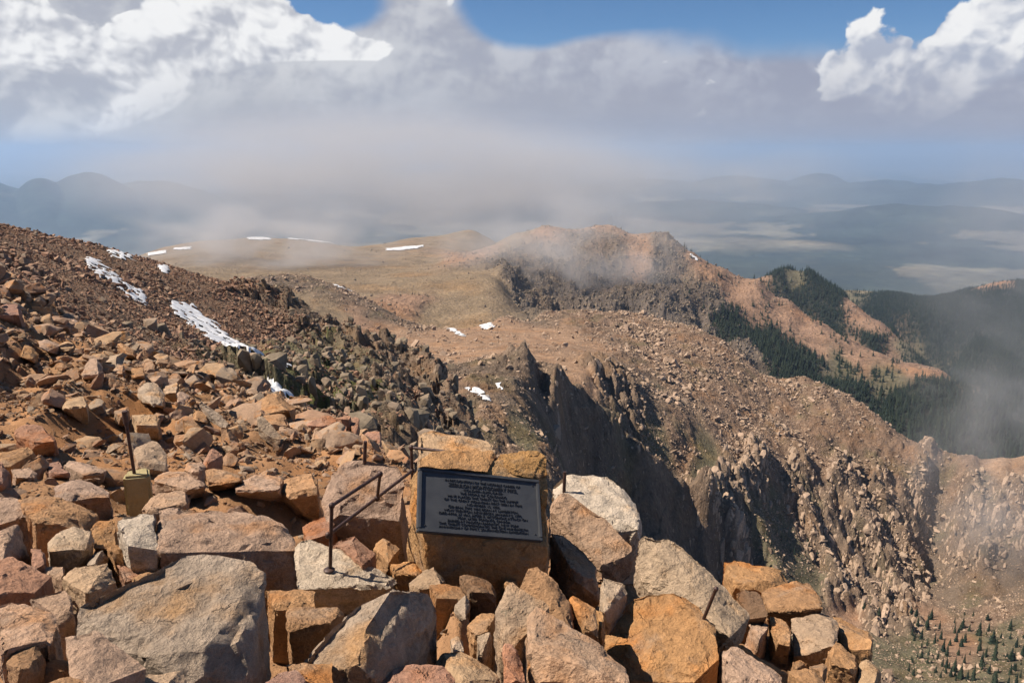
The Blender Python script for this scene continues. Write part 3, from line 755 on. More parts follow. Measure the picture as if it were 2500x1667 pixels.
def scatter_group():
    if 'scatter' in bpy.data.node_groups: return bpy.data.node_groups['scatter']
    g = bpy.data.node_groups.new('scatter', 'GeometryNodeTree')
    g.interface.new_socket('Geometry', in_out='INPUT', socket_type='NodeSocketGeometry')
    g.interface.new_socket('Shapes', in_out='INPUT', socket_type='NodeSocketCollection')
    g.interface.new_socket('Geometry', in_out='OUTPUT', socket_type='NodeSocketGeometry')
    N, L = g.nodes, g.links
    gi = N.new('NodeGroupInput'); go = N.new('NodeGroupOutput')
    ci = N.new('GeometryNodeCollectionInfo'); ci.inputs['Separate Children'].default_value = True; ci.inputs['Reset Children'].default_value = True
    L.new(gi.outputs[1], ci.inputs[0])
    ip = N.new('GeometryNodeInstanceOnPoints'); ip.inputs['Pick Instance'].default_value = True
    def na(nm, ty):
        a = N.new('GeometryNodeInputNamedAttribute'); a.data_type = ty; a.inputs[0].default_value = nm
        return a.outputs[0]
    L.new(gi.outputs[0], ip.inputs['Points']); L.new(ci.outputs[0], ip.inputs['Instance'])
    L.new(na('idx', 'INT'), ip.inputs['Instance Index'])
    L.new(na('rot', 'FLOAT_VECTOR'), ip.inputs['Rotation'])
    L.new(na('scl', 'FLOAT_VECTOR'), ip.inputs['Scale'])
    L.new(ip.outputs[0], go.inputs[0])
    return g

def scatter_obj(name, pos, rot, scl, idx, coll, label, cat):
    me = bpy.data.meshes.new(name)
    n = len(pos)
    me.vertices.add(n); me.vertices.foreach_set('co', np.asarray(pos, np.float32).ravel())
    a = me.attributes.new('rot', 'FLOAT_VECTOR', 'POINT'); a.data.foreach_set('vector', np.asarray(rot, np.float32).ravel())
    a = me.attributes.new('scl', 'FLOAT_VECTOR', 'POINT'); a.data.foreach_set('vector', np.asarray(scl, np.float32).ravel())
    a = me.attributes.new('idx', 'INT', 'POINT'); a.data.foreach_set('value', np.asarray(idx, np.int32).ravel())
    o = bpy.data.objects.new(name, me); COL.objects.link(o)
    md = o.modifiers.new('scatter', 'NODES'); md.node_group = scatter_group()
    for it in md.node_group.interface.items_tree:
        if it.in_out == 'INPUT' and it.name == 'Shapes': md[it.identifier] = coll
    o['kind'] = 'stuff'; o['label'] = label; o['category'] = cat
    return o

def sample_grid(XYZ, w, count, eps=0.012, px_margin=120):
    """random points on a terrain grid, by area times weight, skipping ground well hidden behind crests"""
    X, Y, Z = XYZ
    R = np.hypot(X, Y)
    tan = Z / R
    run = np.maximum.accumulate(tan, axis=0)
    vis = tan > run - eps
    u, v = project(X, Y, Z)
    vis &= (u > -px_margin) & (u < PW + px_margin) & (v < PH + 200)
    dXr = np.stack([np.diff(A, axis=0)[:, :-1] for A in (X, Y, Z)], -1)
    dXt = np.stack([np.diff(A, axis=1)[:-1] for A in (X, Y, Z)], -1)
    area = np.linalg.norm(np.cross(dXr, dXt), axis=-1)
    p = area * np.asarray(w)[:-1, :-1] * vis[:-1, :-1]
    p = p.ravel()
    k = rng.choice(p.size, size=count, p=p / p.sum())
    i, j = np.divmod(k, X.shape[1] - 1)
    a, b = rng.random(count)[:, None], rng.random(count)[:, None]
    G = np.stack([X, Y, Z], -1)
    pos = G[i, j] * (1 - a) * (1 - b) + G[i + 1, j] * a * (1 - b) + G[i, j + 1] * (1 - a) * b + G[i + 1, j + 1] * a * b
    return pos, i, j

def sizes(n, lo, hi, power=2.2):
    u = rng.random(n)
    return (lo ** -power + u * (hi ** -power - lo ** -power)) ** (-1 / power)

KSH = [(1.0, 0.75, 0.5), (1.25, 0.7, 0.42), (0.9, 0.85, 0.65), (1.45, 0.6, 0.5), (1.1, 0.9, 0.32), (0.85, 0.8, 0.8)]
m_brown = simple_rock_mat('brown_talus_rock', BROWN, 3.0)
m_tan = simple_rock_mat('tan_boulder', TAN, 0.8)
m_greyb = simple_rock_mat('grey_crag', GREYB, 1.2)
m_snow = bpy.data.materials.new('snow'); m_snow.use_nodes = True
_t = NT(m_snow.node_tree); _b = m_snow.node_tree.nodes['Principled BSDF']
_t.put(_b.inputs['Base Color'], _t.mix(_t.ramp(_t.noise(_t.n('ShaderNodeNewGeometry').outputs['Position'], 0.8, 6, 0.65), 0.45, 0.75), (0.72, 0.72, 0.73), (0.50, 0.44, 0.38))); _b.inputs['Roughness'].default_value = 0.6
_bp = _t.n('ShaderNodeBump'); _bp.inputs['Distance'].default_value = 0.25; _bp.inputs['Strength'].default_value = 0.6
_t.put(_bp.inputs['Height'], _t.noise(_t.n('ShaderNodeNewGeometry').outputs['Position'], 0.9, 5, 0.6)); _t.t.links.new(_bp.outputs[0], _b.inputs['Normal'])

# ---- snow patches: outlines in the photograph, laid on the real slope
def in_poly(u, v, poly):
    inside = np.zeros(u.shape, bool)
    n = len(poly)
    for a in range(n):
        x1, y1 = poly[a]; x2, y2 = poly[(a + 1) % n]
        cond = ((y1 > v) != (y2 > v)) & (u < (x2 - x1) * (v - y1) / (y2 - y1 + 1e-9) + x1)
        inside ^= cond
    return inside

def snow_patch(XYZ, poly, lift, label, jit=5.0, wl=3.0, ragged=0.0):
    X, Y, Z = XYZ
    R = np.hypot(X, Y); tan = Z / R
    vis = tan > np.maximum.accumulate(tan, axis=0) - 0.006
    u, v = project(X, Y, Z)
    u2 = u + jit * fbm(X / wl, Y / wl, 4.0, 3); v2 = v + jit * fbm(X / wl, Y / wl, 9.0, 3)
    ins = in_poly(u2, v2, poly) & vis
    if ragged: ins &= fbm(X / (wl * .6), Y / (wl * .6), 2.0, 3) > -ragged
    i = np.arange(X.size).reshape(X.shape)
    cell = ins[:-1, :-1] & ins[1:, :-1] & ins[:-1, 1:] & ins[1:, 1:]
    if not cell.any(): return None
    # thickness fades to nothing at the rim
    th = ins.astype(float)
    for _ in range(2):
        th = (th + np.roll(th, 1, 0) + np.roll(th, -1, 0) + np.roll(th, 1, 1) + np.roll(th, -1, 1)) / 5
    Zs = Z.copy()
    for _ in range(2): Zs = (Zs * 2 + np.roll(Zs, 1, 0) + np.roll(Zs, -1, 0) + np.roll(Zs, 1, 1) + np.roll(Zs, -1, 1)) / 6
    Zs = np.maximum(Zs, Z - lift * .3) + lift * (th - 0.25)
    todo = {(int(a), int(b)) for a, b in zip(*np.nonzero(cell))}
    comps = []
    while todo:
        st = [todo.pop()]; comp = []
        while st:
            a, b = st.pop(); comp.append((a, b))
            for da in (-1, 0, 1):
                for db in (-1, 0, 1):
                    if (a + da, b + db) in todo: todo.remove((a + da, b + db)); st.append((a + da, b + db))
        comps.append(comp)
    comps.sort(key=len, reverse=True)
    for kc, comp in enumerate(comps):
        if kc and len(comp) < 8: continue
        ca = np.array(comp); a, b = ca[:, 0], ca[:, 1]
        f = np.stack([i[a, b], i[a, b + 1], i[a + 1, b + 1], i[a + 1, b]], -1)
        used = np.unique(f); remap = np.zeros(X.size, np.int64); remap[used] = np.arange(len(used))
        V = np.stack([X, Y, Zs], -1).reshape(-1, 3)[used]
        o = link_mesh('snow_patch', V, remap[f], m_snow)
        o['label'] = label if kc == 0 else 'small scrap of the ' + label
        o['category'] = 'snow'; o['group'] = 'old snow patches'
    return ins

SNOW_TAL = np.zeros(TALXYZ[0].shape, bool)
for poly, lab, rg in (([(203, 626), (243, 636), (300, 684), (350, 712), (378, 742), (352, 750), (314, 730), (258, 690), (212, 656)], 'long snow streak high on the brown talus slope', 0.35),
                  ([(410, 728), (470, 746), (525, 788), (565, 828), (622, 855), (675, 872), (640, 880), (572, 864), (515, 832), (456, 792), (422, 764)], 'largest snow streak halfway down the brown talus slope', 0.55),
                  ([(258, 608), (305, 615), (340, 634), (300, 638), (268, 628)], 'thin snow sliver just under the talus skyline', 0.4),
                  ([(382, 644), (416, 650), (412, 672), (392, 668)], 'tiny snow scrap on the upper talus', 0.5),
                  ([(685, 872), (740, 896), (732, 912), (682, 890)], 'narrow snow finger below the largest streak', 0.6),
                  ([(636, 928), (684, 938), (728, 962), (716, 988), (666, 968)], 'bright snow wedge under the standing slabs', 0.7)):
    r_ = snow_patch(TALXYZ, poly, 0.55, lab, 8.0, 2.0, rg)
    if r_ is not None: SNOW_TAL |= r_
for poly, lab in (([(1130, 945), (1165, 945), (1190, 965), (1215, 985), (1180, 975), (1150, 960)], 'broken snow strip beside the dark ridge foot'),
                  ([(1200, 930), (1225, 935), (1245, 965), (1225, 955)], 'short snow strip on the dark ridge shoulder')):
    snow_patch(MIDXYZ, poly, 1.0, lab, 7.0, 8.0, 0.35)
for poly, lab in (([(1055, 770), (1085, 785), (1140, 822), (1125, 822), (1070, 792)], 'curved snow ribbon by the saddle gully'), ([(800, 808), (838, 803), (836, 812), (800, 820)], 'small flat snow bar on the saddle'),
                  ([(1150, 775), (1180, 772), (1212, 800), (1180, 805), (1160, 790)], 'branching snow patch in the saddle gully'), ([(810, 690), (840, 700), (870, 712), (845, 712), (815, 700)], 'snow dashes on the dark mound')):
    if snow_patch(MIDXYZ, poly, 1.5, lab, 4.0, 10.0, 0.6) is None: snow_patch(FARXYZ, poly, 1.5, lab, 4.0, 10.0, 0.6)
for poly, lab in (([(600, 580), (662, 582), (666, 588), (605, 586)], 'flat snow bar on the tundra skyline'), ([(700, 579), (760, 583), (852, 597), (850, 601), (760, 590), (702, 584)], 'long thin snow line along the tundra skyline'),
                  ([(940, 608), (1000, 602), (1035, 598), (1034, 604), (990, 612), (942, 614)], 'snow dash on the far tundra slope'), ([(355, 620), (410, 612), (408, 620), (360, 626)], 'snow scrap at the tundra shoulder'),
                  ([(420, 607), (470, 603), (468, 610), (424, 613)], 'snow dash beside the tundra shoulder'),
                  ([(1675, 612), (1690, 622), (1712, 636), (1700, 641), (1684, 628)], 'snow chute below the cloudy peak'), ([(1335, 553), (1350, 556), (1347, 560), (1336, 557)], 'snow speck on the cloudy summit')):
    snow_patch(FARXYZ, poly, 4.0, lab, 2.0, 60.0)

# ---- talus rocks, boulders and crag blocks as broken stone
talus_shapes = protos('talus_shape', m_brown, KSH, 12, npts=9, chips=2)
mkT = TALK
gz = lambda k: mkT.get(k, 0 * TALXYZ[0])
wT = (gz('T') + 0.8 * gz('K') + 0.5 * gz('V') + 0.25 * gz('C')) * np.where(SNOW_TAL, 0.16, 1.0)
n = 95000
pos, i_, j_ = sample_grid(TALXYZ, wT, n)
s = sizes(n, 0.2, 1.5, 2.1) * np.clip(0.85 + 0.8 * fbm(pos[:, 0] / 14, pos[:, 1] / 22, 12, 3), 0.5, 1.7)
pos[:, 2] += s * 0.12
scatter_obj('talus_rocks', pos, np.stack([rng.normal(0, .5, n), rng.normal(0, .5, n), rng.random(n) * 6.28], -1), np.stack([s, s, s * rng.uniform(.8, 1.3, n)], -1),
            rng.integers(0, 12, n), talus_shapes, 'brown broken talus rocks covering the snow streaked slope', 'talus')
crag_shapes = protos('crag_shape', m_greyb, [(0.7, 0.6, 1.5), (0.6, 0.8, 1.2), (0.9, 0.7, 1.0), (0.5, 0.5, 1.7), (1.2, 0.8, 0.8)], 7, npts=16, chips=3)
wC = gz('C') + 0.8 * gz('V') + 0.5 * gz('K')
n = 1300
pos, i_, j_ = sample_grid(TALXYZ, wC * np.where(SNOW_TAL, 0.0, 1.0), n)
s = sizes(n, 0.7, 3.6, 1.8)
scatter_obj('crag_blocks', pos, np.stack([rng.normal(.12, .22, n), rng.normal(-.1, .22, n), rng.normal(0.4, .5, n)], -1), np.stack([s, s, s], -1),
            rng.integers(0, 7, n), crag_shapes, 'grey standing blocks of the lichen covered crag', 'crag')

g = lambda k: MIDK.get(k, 0 * MIDXYZ[0])
boulder_shapes = protos('boulder_shape', m_tan, KSH, 12, npts=9, chips=3)
patch = np.clip(0.7 + 0.9 * fbm(MIDXYZ[0] / 40, MIDXYZ[1] / 40, 6, 3), 0.08, 1.6)
wB = (g('T') + 0.75 * g('K') + 0.7 * g('V') + 0.12 * g('S') + 0.10 * g('O') + 0.05 * g('G') + 0.35 * g('C')) * patch
n = 125000
pos, i_, j_ = sample_grid(MIDXYZ, wB, n)
s = sizes(n, 0.7, 8.0, 2.1) * np.clip(0.85 + 0.7 * fbm(pos[:, 0] / 55, pos[:, 1] / 55, 12, 3), 0.5, 1.6) * np.clip(np.hypot(pos[:, 0], pos[:, 1]) / 600, 0.55, 1.1)
pos[:, 2] += s * 0.1
scatter_obj('ridge_boulders', pos, np.stack([rng.normal(0, .45, n), rng.normal(0, .45, n), rng.random(n) * 6.28], -1), np.stack([s, s, s * rng.uniform(.8, 1.3, n)], -1),
            rng.integers(0, 12, n), boulder_shapes, 'pale tan boulders strewn over the rocky ridge', 'boulders')
column_shapes = protos('column_shape', m_tan, [(0.8, 0.75, 1.7), (0.7, 0.6, 2.0), (1.0, 0.8, 1.2), (0.6, 0.85, 1.5)], 6, npts=18, chips=4)
n = 4600
ux_, vy_ = project(*MIDXYZ)
wcol = np.clip(g('C') * 1.5 - 0.25, 0, 1) * np.where(ux_ > 1690 - (vy_ - 1100) * -0.35, 1.0, 0.10)
pos, i_, j_ = sample_grid(MIDXYZ, wcol, n)
s = sizes(n, 1.4, 10.0, 1.7)
# columns lean with the fall of the cliff
zx = np.gradient(fill2(MID.z, MIDXYZ[0], MIDXYZ[1]), axis=0); Xg, Yg, Zg = MIDXYZ
dn = np.stack([Xg[i_ + 1, j_] - Xg[i_, j_], Yg[i_ + 1, j_] - Yg[i_, j_]], -1); dn /= np.linalg.norm(dn, axis=1)[:, None]
slope = np.clip(zx[i_, j_] / (np.hypot(Xg[i_ + 1, j_] - Xg[i_, j_], Yg[i_ + 1, j_] - Yg[i_, j_]) + 1e-6), 0.5, 4)
axis = np.stack([dn[:, 0] + rng.normal(0.2, .13, n), dn[:, 1] + rng.normal(0, .13, n), slope + rng.normal(0.6, .25, n)], -1)
rot = np.array([Vector(a).to_track_quat('Z', 'Y').to_euler()[:] for a in axis])
pos[:, 2] -= s * 0.4
scatter_obj('cliff_columns', pos, rot, np.stack([s, s, s * rng.uniform(.9, 1.7, n)], -1),
            rng.integers(0, 6, n), column_shapes, 'upright granite columns making up the cliffs', 'cliff')

g = lambda k: FARK.get(k, 0 * FARXYZ[0])
n = 14000
pos, i_, j_ = sample_grid(FARXYZ, g('X') + 0.6 * g('K') + 0.10 * g('O') + 0.004 * g('G'), n)
s = sizes(n, 2.5, 9, 2.2)
scatter_obj('mountain_crags', pos, np.stack([rng.normal(.1, .3, n), rng.normal(0, .3, n), rng.random(n) * 6.28], -1), np.stack([s, s * .8, s], -1),
            rng.integers(0, 7, n), crag_shapes, 'broken grey crags on the cloudy peak', 'crags')

# ---- conifers: a far wood (one mass) and the single trees standing on the basin floor
m_leaf = bpy.data.materials.new('conifer_needles'); m_leaf.use_nodes = True
_t = NT(m_leaf.node_tree); _b = m_leaf.node_tree.nodes['Principled BSDF']; _b.inputs['Roughness'].default_value = 0.9; _b.inputs['Specular IOR Level'].default_value = 0.1
_oi = _t.n('ShaderNodeObjectInfo')
_t.put(_b.inputs['Base Color'], _t.mix(_oi.outputs['Random'], (0.014, 0.024, 0.017), (0.034, 0.044, 0.026)))
m_bark = bpy.data.materials.new('conifer_bark'); m_bark.use_nodes = True
m_bark.node_tree.nodes['Principled BSDF'].inputs['Base Color'].default_value = (0.09, 0.06, 0.04, 1)
m_bark.node_tree.nodes['Principled BSDF'].inputs['Roughness'].default_value = 0.95

def crown_mesh(name, seed, tiers, blades, h=1.0, w=0.2):
    """whorls of drooping boughs, each a small bent blade"""
    rnd = random.Random(seed); V, Fs = [], []
    for k in range(tiers):
        f = k / (tiers - 1)
        z = h * (0.10 + 0.88 * f); rad = w * (1 - f) ** 0.85 + 0.012
        nb = max(4, int(blades * (1 - 0.5 * f)))
        for b in range(nb):
            a = 6.283 * (b + rnd.random() * .8) / nb + k; L = rad * rnd.uniform(0.6, 1.2); wd = L * 0.42 + 0.01
            ca, sa = math.cos(a), math.sin(a); dz = -L * rnd.uniform(0.25, 0.7); up = h * 0.9 / tiers
            i0 = len(V)
            V += [(0.01 * ca, 0.01 * sa, z + up * .5), (ca * L * .55 - sa * wd, sa * L * .55 + ca * wd, z + dz * .45), (ca * L, sa * L, z + dz), (ca * L * .55 + sa * wd, sa * L * .55 - ca * wd, z + dz * .45), (ca * L * .5, sa * L * .5, z + up * .35 + dz * .3)]
            Fs += [(i0, i0 + 1, i0 + 4), (i0 + 1, i0 + 2, i0 + 4), (i0 + 2, i0 + 3, i0 + 4), (i0 + 3, i0, i0 + 4)]
    me = bpy.data.meshes.new(name); me.from_pydata(V, [], Fs); me.materials.append(m_leaf)
    return me
def trunk_mesh(name, h=0.95, r=0.02):
    bm = bmesh.new(); bmesh.ops.create_cone(bm, cap_ends=True, segments=6, radius1=r, radius2=r * .15, depth=h)
    bmesh.ops.translate(bm, verts=bm.verts, vec=(0, 0, h / 2 - 0.06))
    me = bpy.data.meshes.new(name); bm.to_mesh(me); bm.free(); me.materials.append(m_bark); return me

wood = bpy.data.collections.new('wood_shape')
for q in range(4): wood.objects.link(bpy.data.objects.new('wood_shape_%d' % q, crown_mesh('wood_shape_%d' % q, q, 7, 7, 1.0, 0.17)))
n = 36000
clump = np.clip(fbm(FARXYZ[0] / 90, FARXYZ[1] / 90, 4, 4) * 2.0 + 0.55, 0.02, 1)
pos, i_, j_ = sample_grid(FARXYZ, (g('F') ** 1.3 + (0.5 * g('V') + 0.07 * g('O')) * clump ** 2) * (project(*FARXYZ)[0] > 1660), n, eps=0.006)
s = rng.uniform(7, 17, n)
scatter_obj('forest', pos, np.stack([np.zeros(n), np.zeros(n), rng.random(n) * 6.28], -1), np.stack([s * 1.15, s * 1.15, s], -1), rng.integers(0, 4, n), wood,
            'dark conifer forest covering the far ridges', 'forest')

# ================================================================== summit boulders, one by one
CROP = {'A': (0, 500, 700 / 2350), 'B': (0, 900, 700 / 2350), 'C': (0, 1200, 700 / 2350), 'D': (600, 1200, 700 / 2350), 'E': (1200, 1200, 700 / 2350), 'F': (1800, 1200, 700 / 2350),
        'G': (700, 980, 700 / 2350), 'H': (600, 800, 700 / 2350), 'K': (1200, 850, 700 / 2350), 'Q': (0, 620, 450 / 2352), 'S': (400, 920, 450 / 2352)}
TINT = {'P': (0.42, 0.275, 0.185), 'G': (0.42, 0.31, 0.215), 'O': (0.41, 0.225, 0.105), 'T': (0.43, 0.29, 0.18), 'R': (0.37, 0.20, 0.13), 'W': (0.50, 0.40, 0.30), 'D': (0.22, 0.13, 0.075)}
m_rock = rock_mat('weathered_granite', True, scale=1.0, bump=0.065)

def build_rock(pts3, tint, name, label, seed, cat='boulder', group=None, edge=None, amp=None, chips=6):
    rnd = random.Random(seed)
    c = sum(pts3, Vector()) / len(pts3)
    zlo = min(p.z for p in pts3)
    base = Vector((c.x, c.y, zlo))
    bm = hull_bm([p - base for p in pts3])
    ext = [max(v.co[k] for v in bm.verts) - min(v.co[k] for v in bm.verts) for k in range(3)]
    size = max(ext)
    chip(bm, chips, 0.13, rnd)
    r = math.hypot(base.x, base.y)
    roughen(bm, edge or max(8 * r / FPX, size / 30), amp or 0.032 * (ext[0] * ext[1] * ext[2]) ** (1 / 3), seed)
    me = bpy.data.meshes.new(name); bm.to_mesh(me); bm.free()
    me.materials.append(m_rock)
    me.polygons.foreach_set('use_smooth', np.ones(len(me.polygons), bool))
    me.set_sharp_from_angle(angle=math.radians(28))
    o = bpy.data.objects.new(name, me); COL.objects.link(o); o.location = base
    j = rnd.uniform(0.88, 1.12); k = rnd.uniform(-0.012, 0.012)
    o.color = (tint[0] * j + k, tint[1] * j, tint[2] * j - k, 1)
    if label: o['label'] = label; o['category'] = cat
    if group: o['group'] = group
    return o

def parse_rock(spec):
    toks = spec.split()
    crop = CROP[toks[0]]; tint = TINT[toks[1]]; s = float(toks[2]); th = None; rfix = None
    pts = []
    for tk in toks[3:]:
        if tk.startswith('th'): th = float(tk[2:]); continue
        if tk.startswith('r'): rfix = float(tk[1:]); continue
        a, b = tk.split(',', 1)
        j = 0
        while j < len(b) and (b[j].isdigit() or (j == 0 and b[j] == '-')): j += 1
        pts.append((crop[0] + float(a) * crop[2], crop[1] + float(b[:j]) * crop[2], b[j:]))
    bs = [p for p in pts if p[2] == 'b'] or [p for p in pts if p[2] == 'f']
    lo = max(bs, key=lambda p: p[1])
    r0 = rfix or near_hit(lo[0], min(lo[1], 1750))
    fr = [p for p in pts if p[2] == 'f'] or bs
    fx, fy = sum(p[0] for p in fr) / len(fr), max(p[1] for p in fr)
    tef = -float(ray(fx, fy)[2])
    rr = []
    for (x, y, role) in pts:
        te = -float(ray(x, y)[2])
        plane = r0 * (tef + s) / max(te + s, 0.05)
        plane = min(max(plane, r0 * 0.8), r0 * 1.6)
        if role == 't': r = plane
        elif role == 'f': r = plane if s > 0.45 else (plane + r0) / 2
        elif role == 'b': r = r0 * 0.955
        elif role.startswith('='): r = rr[int(role[1:])]
        else: r = r0 + float(role)
        rr.append(r)
    out = []
    rj = random.Random(int(pts[0][0] * 7 + pts[0][1]))
    cen = sum((P3(x, y, r) for (x, y, role), r in zip(pts, rr)), Vector()) / len(pts)
    for (x, y, role), r in zip(pts, rr):
        p = P3(x, y, r); out.append(p)
        if role != 'b':
            g = float(ground_z(p.x, p.y)) - 0.06
            q = p.copy(); q.z = max(g, p.z - th) if th else min(g, p.z - 0.05)
            k = rj.uniform(0.78, 1.10)
            q.x = cen.x + (q.x - cen.x) * k; q.y = cen.y + (q.y - cen.y) * k
            if role == 'f' and not th: q.y -= 0.10 * min(1.0, p.z - q.z)
            out.append(q)
    return out, tint

